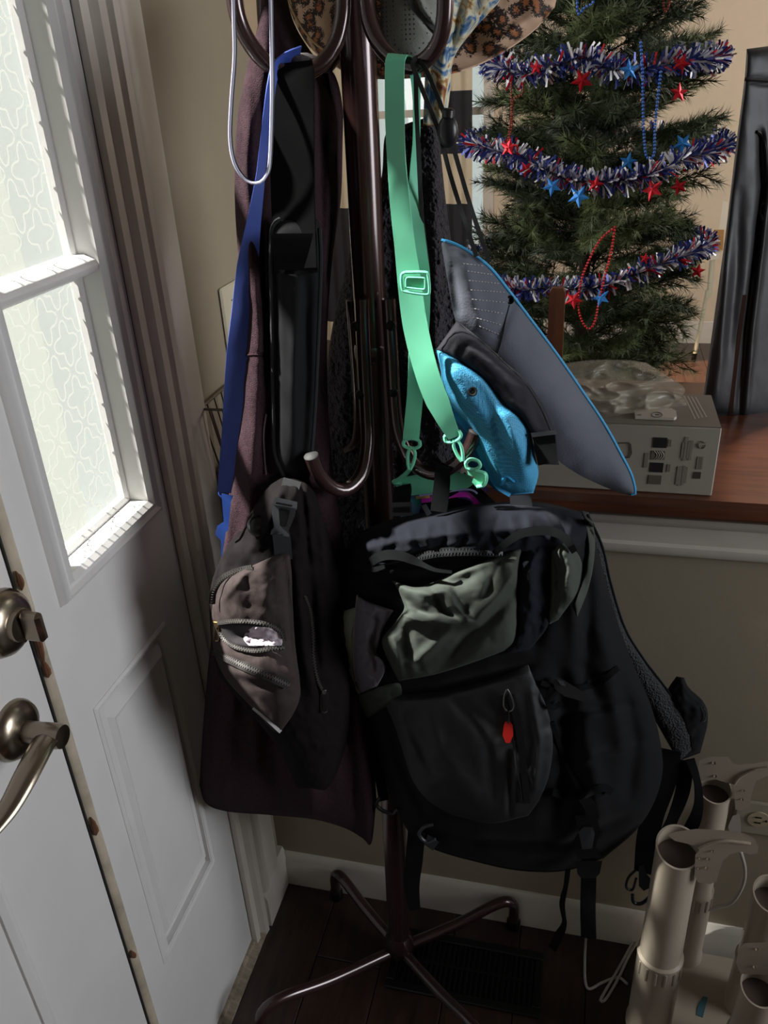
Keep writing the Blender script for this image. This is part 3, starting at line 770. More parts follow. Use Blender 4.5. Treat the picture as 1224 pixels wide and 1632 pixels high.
# leopard print wide-brimmed hat on the far upper hook
ml = bpy.data.materials.new('leopard_print'); ml.use_nodes = True; N, Lk, b = nodes(ml)
tc = N.new('ShaderNodeTexCoord'); v1 = N.new('ShaderNodeTexVoronoi'); v1.voronoi_dimensions = '2D'; v1.inputs['Scale'].default_value = 58; v1.inputs['Randomness'].default_value = .8
ns = N.new('ShaderNodeTexNoise'); ns.inputs['Scale'].default_value = 90; ns.inputs['Detail'].default_value = 1
mx = N.new('ShaderNodeMixRGB'); mx.blend_type = 'ADD'; mx.inputs['Fac'].default_value = .012
mp = N.new('ShaderNodeMapping'); mp.inputs['Rotation'].default_value = (PI/2, 0, 0)
Lk.new(tc.outputs['Object'], mx.inputs[1]); Lk.new(ns.outputs['Color'], mx.inputs[2]); Lk.new(mx.outputs[0], mp.inputs[0]); Lk.new(mp.outputs[0], v1.inputs['Vector'])
n2 = N.new('ShaderNodeTexNoise'); n2.inputs['Scale'].default_value = 120; Lk.new(tc.outputs['Object'], n2.inputs['Vector'])
ad = N.new('ShaderNodeMath'); ad.operation = 'MULTIPLY_ADD'; ad.inputs[1].default_value = .55; Lk.new(n2.outputs['Fac'], ad.inputs[0]); Lk.new(v1.outputs['Distance'], ad.inputs[2])
cr1 = N.new('ShaderNodeValToRGB'); e = cr1.color_ramp; e.interpolation = 'CONSTANT'
e.elements[0].position = 0; e.elements[0].color = srgb('a8693f'); e.elements[1].position = .46; e.elements[1].color = srgb('231a17')
x_ = e.elements.new(.74); x_.color = srgb('c9a78c')
Lk.new(ad.outputs[0], cr1.inputs['Fac']); Lk.new(cr1.outputs[0], b.inputs['Base Color']); b.inputs['Roughness'].default_value = .7
LT = [(438, -70, .12), (600, -90, .12), (895, -70, .12)]
LB = [(458, 5, .12), (474, 45, .115), (500, 82, .11), (545, 112, .10), (600, 126, .10), (690, 122, .10), (745, 111, .105), (800, 85, .11), (850, 50, .12), (884, 12, .12)]
leo = sculpt('leopard_hat', [LT[0], (445, -30, .12), LB[0]], [LT[-1], (893, -30, .12), LB[-1]], ml, T=LT, B=LB, nu=90, nv=50, tf=.03, tb=.012, strokes=[([(540, -40), (530, 100)], .010, 18), ([(740, -40), (760, 100)], -.008, 20), ([(860, 20), (790, 70), (740, 92)], .006, 10)], nz=(.004, 50, 5), cap=(8, .5))
tag(leo, 'leopard print floppy hat hanging behind the top hooks', 'hat')
mb = MB(); P_ = drape(BV[leo], [(459, 0), (476, 36), (503, 70), (545, 98)], 30, .001); mb.tube(P_, .0014, 6); part(mb, 'brim_stitching', mat('tan_thread', 'b89a70', .7), leo)

# grey perforated cap
M_perf = mat('grey_perforated_fabric', '7f827a', .85, bump=('noise', 500, .3)); N, Lk, b = nodes(M_perf)
tc = N.new('ShaderNodeTexCoord'); v1 = N.new('ShaderNodeTexVoronoi'); v1.inputs['Scale'].default_value = 230; v1.inputs['Randomness'].default_value = 0.05
r_ = N.new('ShaderNodeValToRGB'); r_.color_ramp.elements[0].color = srgb('3a3c38'); r_.color_ramp.elements[1].color = srgb('858880'); r_.color_ramp.elements[0].position = .18; r_.color_ramp.elements[1].position = .28
Lk.new(tc.outputs['Object'], v1.inputs['Vector']); Lk.new(v1.outputs['Distance'], r_.inputs['Fac']); Lk.new(r_.outputs[0], b.inputs['Base Color'])
cap_ = sculpt('sports_cap', seg_y([(612, -60), (607, 0), (608, 50), (620, 92)], .02), seg_y([(700, -60), (702, 0), (696, 60), (668, 100)], .02), M_perf, nu=40, nv=50, tf=.022, tb=.02, strokes=[([(650, -30), (668, 20), (698, 60)], -.006, 5), ([(655, -30), (675, 14), (703, 50)], .006, 5)])
tag(cap_, 'grey perforated fabric cap hanging inside the upper right hook', 'cap')
mb = MB(); band(mb, [(640, -20, 0), (662, 15, -.005), (685, 38, -.005), (700, 52, .0)], 7, 20, bv=BV[cap_]); part(mb, 'trim_band', mat('dark_grey_webbing', '3c3e3c', .8), cap_)

# floral scarf
mf = bpy.data.materials.new('floral_print'); mf.use_nodes = True; N, Lk, b = nodes(mf)
tc = N.new('ShaderNodeTexCoord'); ns = N.new('ShaderNodeTexNoise'); ns.inputs['Scale'].default_value = 34; ns.inputs['Detail'].default_value = 4; ns.inputs['Distortion'].default_value = 2.2
r_ = N.new('ShaderNodeValToRGB'); e = r_.color_ramp
for p_, c_ in ((.30, '1b2c55'), (.40, '44709a'), (.47, 'b9c0b4'), (.53, 'd8cfae'), (.60, 'a57a3e'), (.68, '6a2f2c')):
    x_ = e.elements.new(p_); x_.color = srgb(c_)
e.elements.remove(e.elements[0]); e.elements[-1].color = srgb('333a28')
Lk.new(tc.outputs['Object'], ns.inputs['Vector']); Lk.new(ns.outputs['Fac'], r_.inputs['Fac']); Lk.new(r_.outputs[0], b.inputs['Base Color']); b.inputs['Roughness'].default_value = .6
sc_ = sculpt('floral_scarf', seg_y([(664, -60), (680, 0), (684, 60), (678, 110), (676, 155), (674, 200)], .035), seg_y([(815, -60), (800, -5), (757, 45), (724, 92), (717, 150), (710, 201)], .045), mf, nu=40, nv=60, tf=.018, tb=.015,
             strokes=[([(720, -20), (712, 80), (700, 200)], .008, 7), ([(745, -20), (722, 60), (706, 130)], -.008, 6), ([(690, 60), (688, 200)], -.006, 5)], nz=(.003, 20, 8))
tag(sc_, 'blue and gold floral scarf hanging beside the upper right hook', 'scarf')
# small fleece loop and black garment tab between the left hook and the pole
M_gfl = mat('grey_fleece', '5c5257', .95, sheen=.06, bump=('noise', 800, .8, .002))
knob = sculpt('fleece_hat', seg_y([(462, 84), (452, 94), (456, 110)], -.055), seg_y([(490, 84), (512, 94), (516, 116)], -.045), M_gfl, nu=24, nv=20, tf=.016, tb=.014, pw=(2, .5), cap=(2, .5))
tag(knob, 'small grey fleece beanie end resting on the upper left hook', 'hat')

# ---- blue lanyard strap
M_blue = mat('blue_nylon', '3550a8', .55, sheen=.06, bump=('weave', 400, .35))
bl = thing('blue_strap', 'blue nylon strap with plastic clip hanging down by the door casing', 'strap', PY(354, 890, -.12))
mb = MB()
band(mb, [(478, 84, -0.060), (455, 94, -0.075), (437, 116, -0.095), (427, 180, -0.112), (414, 290, -0.116), (398, 400, -0.116), (386, 500, -0.116), (376, 600, -0.116), (369, 700, -0.117), (363, 760, -0.117), (361, 785, -0.117)], [26, 16, 14, 14, 22, 34, 34, 36, 33, 32, 28], 90, twist=[.9, .6, 0, .2, 0, 0, .25, .1, 0, 0, 0], nw=3)
part(mb, 'webbing', M_blue, bl)
M_bluep = mat('blue_plastic', '1f3f86', .35)
mb = MB(); pipe(mb, [(352, 778, -0.116), (350, 788, -0.118), (362, 796, -0.118), (376, 792, -0.118), (375, 780, -0.116)], .0016, 24, 8); mb2 = mb
plate(mb2, [(353, 786), (372, 790), (368, 800), (364, 845), (358, 850), (354, 800)], -.148, .004); part(mb2, 'swivel_hook', M_bluep, bl)
mb = MB(); plate(mb, [(346, 838), (362, 828), (366, 850), (356, 866), (343, 852)], -.12, .006); plate(mb, [(352, 862), (363, 858), (362, 905), (353, 908)], -.119, .005); part(mb, 'clip', M_bluep, bl)

# ---- thin two-tone cord loop
cl = thing('charging_cord', 'thin white and black cord hanging in a loop at the upper left hook', 'cord', PY(400, 290, -.09))
P0 = [(370, -40, -0.145), (372, 30, -0.145), (373, 90, -0.144), (368, 160, -0.143), (366, 220, -0.142), (373, 260, -0.142), (390, 286, -0.140), (410, 292, -0.138), (424, 280, -0.135), (430, 250, -0.130), (433, 150, -0.130), (432, 60, -0.130), (430, -40, -0.130)]
mb = MB(); pipe(mb, P0, .0016, 90, 8); part(mb, 'cord', mat('pale_lilac_cord', 'b9b8cc', .4), cl)
mb = MB(); pipe(mb, [(a+2.5, b_-1, c+.0015) for a, b_, c in P0], .0013, 90, 8); part(mb, 'dark_edge', mat('black_cord', '15151c', .5), cl)

# ================================================================== SLING BAG
M_nyl = mat('black_webbing', '060607', .9, bump=('weave', 700, .3), spec=.08)
M_neo = mat('charcoal_padded_fabric', '0d0e10', .8, spec=.2, bump=('noise', 1500, .35))
M_bag = mat('brown_black_twill', '141011', .95, spec=.12, bump=('noise', 1200, .5), var=.1, vscale=200)
M_bagpocket = mat('taupe_twill', '3a3231', .95, spec=.1, bump=('noise', 1200, .5), var=.1, vscale=200)
M_bind = mat('grey_binding', '26292c', .7, bump=('rib', 900, .7))
M_plast = mat('dark_grey_plastic', '34373b', .35)
M_gold = mat('antique_brass', '9a845a', .3, metal=1)
M_zip = mat('brown_zip_tape', '1d1817', .85, bump=('rib', 900, .5))
M_teeth = mat('grey_zip_teeth', '403b38', .6)
sl_ = thing('sling_bag', 'dark taupe sling bag on a wide black strap with open front zip pocket', 'bag', PY(480, 1262, -.16))
mb = MB()
mb.ribbon(atY(*cr([(470, 124, -.058), (462, 105, -.072), (464, 112, -.090), (465, 200, -.096), (467, 320, -.104), (471, 428, -.118)], 60).T), .0475, np.array([1.0, .0, .04]), th=.003, nw=4)
part(mb, 'strap', M_nyl, sl_)
mb = MB(); band(mb, [(508, 118, .015), (514, 200, .015), (514, 300, .01), (508, 400, -.01), (500, 500, -.035), (494, 600, -.05)], [30, 42, 44, 36, 30, 26], 40, th=.002, nw=3, cup=.003); part(mb, 'strap_back_shade', M_nyl, sl_)  # back run of the strap, kept to blacken the coat's shaded side
pad = sculpt('strap_pad', seg_y([(448, 343), (430, 362), (427, 420), (429, 540), (431, 650), (433, 720), (450, 762)], -.095, -.115), seg_y([(498, 343), (512, 362), (514, 420), (510, 540), (505, 650), (500, 720), (492, 770)], -.085, -.105), M_neo, parent=sl_, nu=36, nv=90, tf=.02, tb=.010, pw=(3.5, .5), cap=(14, .5),
             strokes=[([(470, 440), (468, 600), (462, 740)], .006, 11), ([(488, 440), (488, 600), (482, 750)], -.006, 8), ([(440, 380), (444, 560), (444, 720)], -.004, 4)], nz=(.0015, 30, 3, 4))
mb = MB()
mb.tube(drape(BV[pad], [(450, 346), (435, 364), (432, 420), (434, 540), (436, 650), (438, 718), (452, 758)], 60, .001), .0028, 8); part(mb, 'edge_binding', M_bind, sl_)
mb = MB(); mb.tube(drape(BV[pad], [(509, 364), (511, 420), (507, 540), (502, 650), (497, 718)], 60, .001), .0024, 8); part(mb, 'edge_binding', M_bind, sl_)
mb = MB(); band(mb, [(440, 430, 0), (472, 432, 0), (506, 429, 0)], 10, 16, bv=BV[pad], lift=.004); part(mb, 'strap_stitching', M_nyl, sl_)
mb = MB(); mb.ribbon(*(lambda P: (P, .046, view_side(P)))(drape(BV[pad], [(469, 372), (470, 400), (471, 430)], 14, .0035)), th=.003, nw=4); part(mb, 'strap_end', M_nyl, sl_)
body = sculpt('body', [(433, 750, -0.106), (420, 772, -0.106), (400, 803, -0.111), (374, 850, -0.121), (352, 890, -0.131), (337, 930, -0.136), (334, 975, -0.136), (338, 1030, -0.136), (350, 1076, -0.152), (386, 1122, -0.152), (425, 1168, -0.147), (455, 1215, -0.137), (472, 1262, -0.122)],
              [(493, 764, -0.106), (504, 790, -0.106), (516, 830, -0.101), (529, 870, -0.096), (539, 910, -0.096), (546, 960, -0.091), (552, 1010, -0.086), (556, 1060, -0.102), (558, 1110, -0.102), (556, 1160, -0.102), (548, 1200, -0.107), (535, 1240, -0.112), (518, 1262, -0.122)],
              M_bag, parent=sl_, nu=80, nv=120, tf=.055, tb=.03, pw=(2.2, .55), cap=(10, .6),
              strokes=[([(470, 880), (478, 960), (486, 1040), (500, 1110)], .010, 12), ([(480, 770), (486, 830), (492, 900)], -.008, 6), ([(450, 770), (430, 830), (400, 880)], .007, 9), ([(505, 790), (515, 860), (520, 930)], .006, 7), ([(395, 830), (380, 870)], -.006, 8), ([(495, 930), (500, 1000), (505, 1070)], -.010, 8), ([(455, 900), (462, 980), (468, 1060)], -.006, 5)], nz=(.0025, 22, 4))
bb = BV[body]
pk = sculpt('front_pocket', [(452, 880, 0), (405, 900, 0), (360, 922, 0), (342, 950, 0), (337, 985, 0), (338, 1020, 0), (344, 1050, 0), (362, 1085, 0), (396, 1122, 0), (436, 1166, 0)],
            [(462, 884, 0), (465, 915, 0), (466, 950, 0), (468, 985, 0), (470, 1020, 0), (474, 1055, 0), (478, 1085, 0), (478, 1112, 0), (466, 1140, 0), (446, 1168, 0)], M_bagpocket, parent=sl_, nu=70, nv=90, tf=.022, tb=.0, on=bb, lift=.002, pw=(3, .5), cap=(8, .5),
            strokes=[([(345, 1003), (370, 1012), (410, 1014), (448, 1012)], -0.0121, 12), ([(395, 905), (372, 935), (352, 962)], 0.0044, 8), ([(420, 900), (425, 950), (440, 985)], 0.0033, 9), ([(400, 935), (395, 975)], -0.0028, 10), ([(365, 945), (372, 970)], -0.0022, 8),
                     ([(350, 1042), (395, 1062), (450, 1085)], -0.0033, 4), ([(375, 1082), (410, 1092), (440, 1095)], -0.0055, 9), ([(362, 1068), (400, 1080), (440, 1082)], 0.0033, 6)], nz=(.0008, 30, 12))
pb_ = BV[pk]
def inset(name, poly, m, parent, bv, lift, n=26):
    """small flat-ish cloth patch with outline poly laid on a surface"""
    P = np.array(poly, float); c = P.mean(0); R_ = cr(np.vstack([P, P[:1]]), n*2)[:-1]; V = [hit(bv, c[0], c[1], lift)]; Fc = []
    K = 5
    for k in range(1, K+1):
        for q in R_: V.append(hit(bv, *(c+(q-c)*k/K), lift, V[0][1]+lift))
    m_ = len(R_)
    for i in range(m_): Fc.append((0, 1+i, 1+(i+1) % m_))
    for k in range(K-1):
        for i in range(m_):
            a = 1+k*m_+i; b_ = 1+k*m_+(i+1) % m_; Fc.append((a, a+m_, b_+m_, b_))
    o = mk(name, V, Fc, m, parent, True); md = o.modifiers.new('t', 'SOLIDIFY'); md.thickness = .0006; return o
inset('pocket_lining', [(348, 996), (372, 994), (405, 995), (436, 1000), (450, 1012), (450, 1027), (425, 1031), (385, 1030), (362, 1022)], mat('dark_lining', '1a1419', .9), sl_, pb_, .002)
def zipper(par, bv, line, n=50, w=9, tape=M_zip, teeth=M_teeth, lift=.002, tw=.003):
    mb = MB(); P = drape(bv, line, n, lift); ww = w*depth(P[0])/F; S = view_side(P)
    mb.ribbon(P, ww, S, .0012, 2); z = part(mb, 'zip_tape', tape, par)
    mb = MB(); off = P+unit(CAM-P.mean(0))*.0012; zip_teeth(mb, off, S, tw, .0012, .0019); part(mb, 'zip_teeth', teeth, z)
    return P
zipper(sl_, pb_, [(345, 993), (372, 990), (405, 991), (432, 997), (448, 1008), (453, 1022)], w=7, lift=.003)
zipper(sl_, pb_, [(348, 1000), (356, 1018), (375, 1031), (405, 1037), (430, 1034), (452, 1032)], w=7, lift=.003)
zipper(sl_, pb_, [(341, 1037), (362, 1048), (395, 1064), (430, 1078), (460, 1092)], w=14, lift=.003, tw=.004)
zipper(sl_, pb_, [(338, 962), (341, 942), (354, 922), (378, 910), (402, 905)], w=10, lift=.003)
zipper(sl_, bb, [(487, 950), (495, 975), (499, 1010), (500, 1045), (506, 1080), (516, 1104)], w=8, lift=.003, tape=M_bag)
def loop_pull(par, bv, px, py, w_, h_, m=M_gold, lift=.006, ang=0):
    c = hit(bv, px, py, lift, -.2); mb = MB(); s_ = depth(c)/F
    y = c[1]
    ca, sa = math.cos(ang), math.sin(ang)
    pts = [(px+ca*a-sa*b_, py+sa*a+ca*b_, y) for a, b_ in [(-w_*.3, 0), (-w_/2, h_*.2), (-w_/2, h_*.85), (-w_*.3, h_), (w_*.3, h_), (w_/2, h_*.85), (w_/2, h_*.2), (w_*.3, 0), (-w_*.3, 0)]]
    pipe(mb, pts, .0009, 40, 6); mb.obox(c-np.array([0, 0, -.001]), np.eye(3), (.0035, .002, .004), .001)
    return part(mb, 'zip_pull', m, par)
loop_pull(sl_, pb_, 345, 995, 7, 26)
loop_pull(sl_, bb, 517, 1103, 11, 32, mat('grey_metal', '6d6a68', .35, metal=1))
mb = MB(); band(mb, [(404, 1128, 0), (425, 1146, 0), (447, 1166, 0)], 6, 12, bv=pb_, lift=.003, th=.0015); part(mb, 'fabric_label', mat('pale_grey_label', 'a7a5a6', .8), sl_)
# rubber cable port
c = hit(bb, 411, 838, .003, -.2); d_ = unit(CAM-c)
part(MB().lathe(c, d_, [(.0125, -.004), (.0130, 0), (.0115, .002), (.0095, .0012), (.0085, .0022), (.003, .003), (0, .0032)], 28), 'cable_port', mat('black_rubber', '121213', .3), sl_)
# webbing, side release buckle, webbing
mb = MB(); band(mb, [(466, 765, -0.140), (461, 782, -0.145), (454, 800, -0.151)], 29, 12, th=.0018); part(mb, 'webbing', M_bind, sl_)
mb = MB(); band(mb, [(448, 850, 0), (450, 868, 0), (452, 892, 0)], 28, 16, bv=bb, lift=.006, th=.002); part(mb, 'webbing', M_bind, sl_)
yb_ = float(hit(bb, 450, 830, .010)[1])
mb = MB(); plate(mb, [(438, 792), (474, 800), (473, 812), (435, 804)], yb_-.004, .006); plate(mb, [(434, 803), (472, 811), (470, 822), (460, 846), (461, 856), (431, 852), (432, 846), (437, 840), (433, 818)], yb_, .008)
bk = part(mb, 'buckle', M_plast, sl_)
mb = MB(); plate(mb, [(440, 800), (466, 805), (465, 808), (439, 803)], yb_-.0065, .002); plate(mb, [(444, 812), (460, 816), (454, 840), (446, 838)], yb_-.0025, .003); part(mb, 'buckle_prong', M_blk, bk)
# tissue poking out of the open pocket
ts = sculpt('tissue', [(404, 998, 0), (394, 1006, 0), (388, 1018, 0), (396, 1029, 0)], [(428, 999, 0), (444, 1005, 0), (451, 1016, 0), (449, 1029, 0)], mat('white_tissue', 'a79ca5', .95), nu=20, nv=20, on=pb_, lift=.003, tf=.006, tb=.0, nz=(.003, 8, 3), pw=(2, .5), cap=(2, .5))
tag(ts, 'crumpled white tissue inside the open pocket of the sling bag', 'tissue')

# ================================================================== HIKING BACKPACK
M_pblk = mat('black_ripstop', '0e0f11', .8, spec=.12, sheen=.03, bump=('noise', 900, .25))
M_pnavy = mat('ink_black_nylon', '10121a', .8, spec=.12, sheen=.03, bump=('weave', 500, .15))
M_pgrey = mat('grey_green_ripstop', '3d423d', .8, spec=.12, bump=('weave', 420, .2))
M_pgrey_lit = mat('lit_grey_green_ripstop', '858a7b', .8, spec=.12, bump=('weave', 420, .2))  # lighter copy: sunlight put into the colour of the unlit left panel
M_pflap = mat('purple_grey_nylon', '66626c', .8, spec=.12, bump=('noise', 900, .2))
M_pchar = mat('charcoal_ripstop', '191b1d', .62, bump=('noise', 900, .25))
M_pmesh = mat('black_spacer_mesh', '1b1c1f', .8, bump=('voro', 330, 1.0, .002))
M_pweb = mat('black_strap_webbing', '0e0f11', .85, spec=.12, bump=('rib', 1100, .6))
def c1(L_): return [(520+a*.5066, 760+b_*.5063) for a, b_ in L_]
def c1z(L_): return [(520+a*.5066, 760+b_*.5063, 0) for a, b_ in L_]
bp = thing('backpack', 'large black and grey-green hiking backpack hanging on the lower right hook', 'backpack', PY(760, 1388, -.06))
BT = [(553, 872, -0.055), (572, 850, -0.055), (620, 829, -0.052), (700, 813, -0.049), (780, 801, -0.046), (860, 800, -0.039), (925, 815, -0.033)]
BL = [(553, 872, -0.055), (543, 895, -0.058), (538, 935, -0.062), (536, 990, -0.065), (541, 1050, -0.065), (557, 1100, -0.062), (580, 1145, -0.058), (598, 1190, -0.055), (612, 1240, -0.052), (630, 1288, -0.049), (650, 1325, -0.046)]
BR = [(925, 815, -0.033), (948, 862, -0.029), (964, 920, -0.026), (984, 990, -0.023), (1010, 1060, -0.019), (1036, 1120, -0.016), (1052, 1180, -0.013), (1056, 1230, -0.013), (1042, 1280, -0.016), (1012, 1325, -0.019), (962, 1368, -0.026)]
BB = [(650, 1325, -0.046), (690, 1353, -0.046), (760, 1374, -0.042), (830, 1388, -0.039), (900, 1388, -0.036), (962, 1368, -0.026)]
main = sculpt('main_body', BL, BR, M_pblk, parent=bp, T=BT, B=BB, nu=130, nv=160, tf=.072, tb=.035, pw=(2.4, .5), cap=(7, .5), nz=(.002, 60, 3),
    strokes=[([(545, 880), (640, 900), (760, 888), (900, 870)], -.008, 9), ([(590, 925), (660, 930), (740, 925), (830, 880)], -.012, 12),
             ([(862, 870), (868, 950), (850, 1030)], -.012, 14), ([(930, 870), (935, 960), (930, 1060), (960, 1130)], -.012, 14), ([(900, 860), (915, 960), (925, 1060)], .010, 14),
             ([(600, 1110), (700, 1100), (850, 1060)], -.010, 9), ([(890, 1060), (905, 1160), (900, 1260), (880, 1320)], -.016, 16), ([(960, 1000), (985, 1100), (1000, 1220)], .010, 16),
             ([(980, 1060), (1010, 1180), (1000, 1280)], -.012, 14), ([(640, 1310), (760, 1340), (900, 1345), (1000, 1300)], -.010, 9), ([(930, 1150), (950, 1250), (960, 1340)], .010, 16),
             ([(860, 815), (905, 850), (935, 900)], .006, 10), ([(620, 1130), (640, 1220), (680, 1300)], -.008, 9), ([(870, 1160), (940, 1130), (1010, 1120)], -.008, 8), ([(890, 1230), (960, 1200), (1030, 1190)], .006, 8)])
bm_ = BV[main]
wr = random.Random(5)
hood = sculpt('lid', [(556, 872, 0), (547, 890, 0), (552, 905, 0), (580, 912, 0)], [(924, 816, 0), (936, 838, 0), (930, 866, 0), (905, 880, 0)], M_pnavy, parent=bp,
    T=[(556, 872, 0), (574, 852, 0), (620, 831, 0), (700, 815, 0), (780, 803, 0), (860, 802, 0), (924, 816, 0)], B=[(580, 912, 0), (620, 900, 0), (680, 890, 0), (760, 885, 0), (840, 880, 0), (905, 880, 0)],
    nu=110, nv=44, on=bm_, lift=.002, tf=.012, tb=0, pw=(6, .5), cap=(3, .5), nz=(.0010, 20, 7),
    strokes=[([(600+k*27+wr.uniform(-6, 6), 838-k*2.6+wr.uniform(-4, 4)), (604+k*27+wr.uniform(-9, 9), 862-k*2), (600+k*27+wr.uniform(-9, 9), 884-k*1.5)], wr.choice((-1, 1, 1))*.0045, 4+wr.random()*3) for k in range(12)]
            + [([(560, 880), (640, 862), (740, 848), (860, 842)], .005, 8), ([(600, 897), (690, 874), (800, 868)], -.004, 4)])
hb = BV[hood]
# grey-green compression panels with creases
gp = sculpt('front_panel', c1z([(205, 325), (222, 350), (240, 390), (243, 420), (205, 470), (176, 512), (186, 560), (205, 600), (228, 642)]),
    c1z([(622, 214), (608, 260), (602, 320), (601, 380), (600, 430), (598, 480), (590, 520), (560, 548)]), M_pgrey, parent=bp,
    T=c1z([(205, 325), (290, 345), (400, 302), (500, 262), (560, 240), (622, 214)]), B=c1z([(228, 642), (340, 622), (450, 588), (560, 548)]),
    nu=110, nv=100, on=bm_, lift=.003, tf=.024, tb=0, pw=(6, .5), cap=(6, .5), nz=(.0010, 22, 11),
    strokes=[(c1([(600, 300), (540, 380), (470, 455), (380, 460), (300, 450), (240, 450)]), .016, 9), (c1([(590, 345), (530, 430), (455, 500), (400, 570), (330, 625)]), -.012, 12),
             (c1([(378, 345), (400, 400), (450, 456)]), .012, 7), (c1([(340, 360), (370, 420), (430, 455)]), -.008, 6), (c1([(230, 360), (290, 420), (340, 452)]), -.010, 8), (c1([(260, 345), (330, 372), (376, 350)]), .008, 8),
             (c1([(200, 500), (225, 560), (235, 630)]), .012, 8), (c1([(255, 470), (262, 540), (300, 610)]), -.007, 8), (c1([(400, 470), (330, 540), (260, 600)]), .009, 9), (c1([(480, 280), (500, 340), (470, 450)]), .006, 9),
             (c1([(560, 260), (520, 330), (480, 400)]), -.006, 7), (c1([(230, 430), (300, 455), (360, 448)]), .008, 4, 's')])
g3 = sculpt('side_panel', c1z([(712, 200), (706, 260), (706, 330), (704, 400), (700, 465)]), c1z([(768, 208), (800, 258), (803, 300), (785, 370), (730, 450)]), M_pgrey, parent=bp, nu=50, nv=60, on=bm_, lift=.003, tf=.010, tb=0, pw=(4, .5), cap=(5, .5),
    strokes=[(c1([(740, 210), (770, 290), (740, 400)]), .006, 8), (c1([(720, 230), (730, 330), (715, 430)]), -.004, 5)], nz=(.002, 14, 2))
g5 = sculpt('edge_panel', c1z([(808, 118), (820, 180), (822, 240), (808, 320), (780, 400)]), c1z([(838, 140), (846, 200), (840, 280), (822, 360), (790, 440)]), M_pgrey, parent=bp, nu=20, nv=50, on=bm_, lift=.002, tf=.006, tb=0, nz=(.001, 14, 2))
g4 = sculpt('left_panel', c1z([(86, 412), (42, 432), (34, 490), (30, 560), (45, 600), (60, 640), (82, 690)]), c1z([(92, 412), (92, 440), (88, 480), (84, 540), (84, 600), (92, 650), (108, 682)]), M_pgrey_lit, parent=bp, nu=30, nv=60, on=bm_, lift=.002, tf=.006, tb=0, nz=(.002, 12, 2),
    strokes=[(c1([(40, 560), (70, 520), (84, 470)]), .004, 4), (c1([(50, 610), (75, 590)]), -.004, 4)])
g6 = sculpt('left_lower_panel', c1z([(70, 690), (74, 715), (90, 740), (130, 760)]), c1z([(110, 684), (180, 655), (230, 650), (240, 690)]), M_pgrey, parent=bp, nu=40, nv=24, on=bm_, lift=.002, tf=.008, tb=0, nz=(.002, 14, 5))
fl_ = sculpt('pocket_flap', c1z([(97, 374), (92, 420), (86, 480), (84, 540), (86, 600), (92, 640), (106, 682)]), c1z([(212, 420), (178, 480), (166, 520), (158, 555), (182, 580), (186, 610), (160, 660)]), M_pflap, parent=bp,
    T=c1z([(97, 374), (140, 396), (212, 420)]), nu=60, nv=80, on=bm_, lift=.005, tf=.014, tb=0, pw=(3, .5), cap=(6, .5), nz=(.0025, 12, 6),
    strokes=[(c1([(150, 400), (130, 480), (120, 600)]), .006, 9), (c1([(170, 440), (150, 520), (165, 620)]), -.007, 6), (c1([(110, 420), (105, 520)]), -.003, 5), (c1([(160, 560), (184, 590), (170, 650)]), .008, 5)])
mb = MB(); mb.tube(drape(BV[fl_], c1([(98, 374), (93, 420), (88, 480), (86, 540), (88, 600), (94, 642)]), 40, .001), .0013, 6); part(mb, 'piping', mat('pale_piping', '7c7a70', .6), fl_)
band_ = sculpt('dark_band', c1z([(625, 214), (610, 300), (604, 400), (602, 480), (560, 560)]), c1z([(708, 202), (706, 280), (703, 380), (698, 466), (640, 545)]), M_pnavy, parent=bp, nu=40, nv=60, on=bm_, lift=.003, tf=.010, tb=0, pw=(3, .5), cap=(6, .5), nz=(.002, 14, 4), strokes=[(c1([(680, 210), (640, 300), (650, 450)]), .005, 7)])
pocket = sculpt('front_pocket', [(606, 1108, 0), (626, 1150, 0), (642, 1200, 0), (658, 1245, 0), (685, 1278, 0), (722, 1300, 0)], [(842, 1059, 0), (850, 1080, 0), (872, 1130, 0), (881, 1180, 0), (876, 1230, 0), (862, 1270, 0), (842, 1300, 0)], M_pchar, parent=bp,
    T=[(606, 1108, 0), (700, 1102, 0), (780, 1084, 0), (842, 1059, 0)], B=[(722, 1300, 0), (782, 1312, 0), (842, 1300, 0)], nu=90, nv=90, on=bm_, lift=.003, tf=.014, tb=0, pw=(2.6, .5), cap=(3.5, .5), nz=(.0015, 40, 9),
    strokes=[([(680, 1120), (700, 1200), (760, 1270)], .006, 14), ([(720, 1110), (780, 1180), (790, 1280)], -.006, 12), ([(650, 1150), (690, 1230)], -.005, 8), ([(846, 1100), (860, 1180), (852, 1260)], .006, 7), ([(815, 1200), (812, 1300)], -.006, 5)])
pkb = BV[pocket]
mb = MB(); P_ = drape(pkb, [(814, 1108), (824, 1150), (832, 1200), (837, 1250), (840, 1280)], 40, .002); mb.ribbon(P_, .009, view_side(P_), .0016, 2); zt = part(mb, 'zip_flap', M_pblk, pocket)
mb = MB(); P_ = drape(pkb, [(806, 1120), (816, 1170), (824, 1220), (832, 1280)], 40, .003); mb.tube(P_, .0012, 6); part(mb, 'zip_seam', M_pblk, pocket)
y_ = float(hit(pkb, 810, 1125, .006, -.15)[1])
mb = MB(); pipe(mb, [(a, b_, y_) for a, b_ in [(808, 1098), (804, 1108), (803, 1125), (808, 1133), (816, 1132), (819, 1124), (814, 1108), (808, 1098)]], .0011, 40, 8); zp = part(mb, 'zip_pull', mat('steel', '8b8a88', .3, metal=1), pocket)
mb = MB(); pipe(mb, [(810, 1132, y_), (810, 1142, y_), (810, 1152, y_-.001)], .0014, 8, 6); part(mb, 'cord', M_pblk, zp)
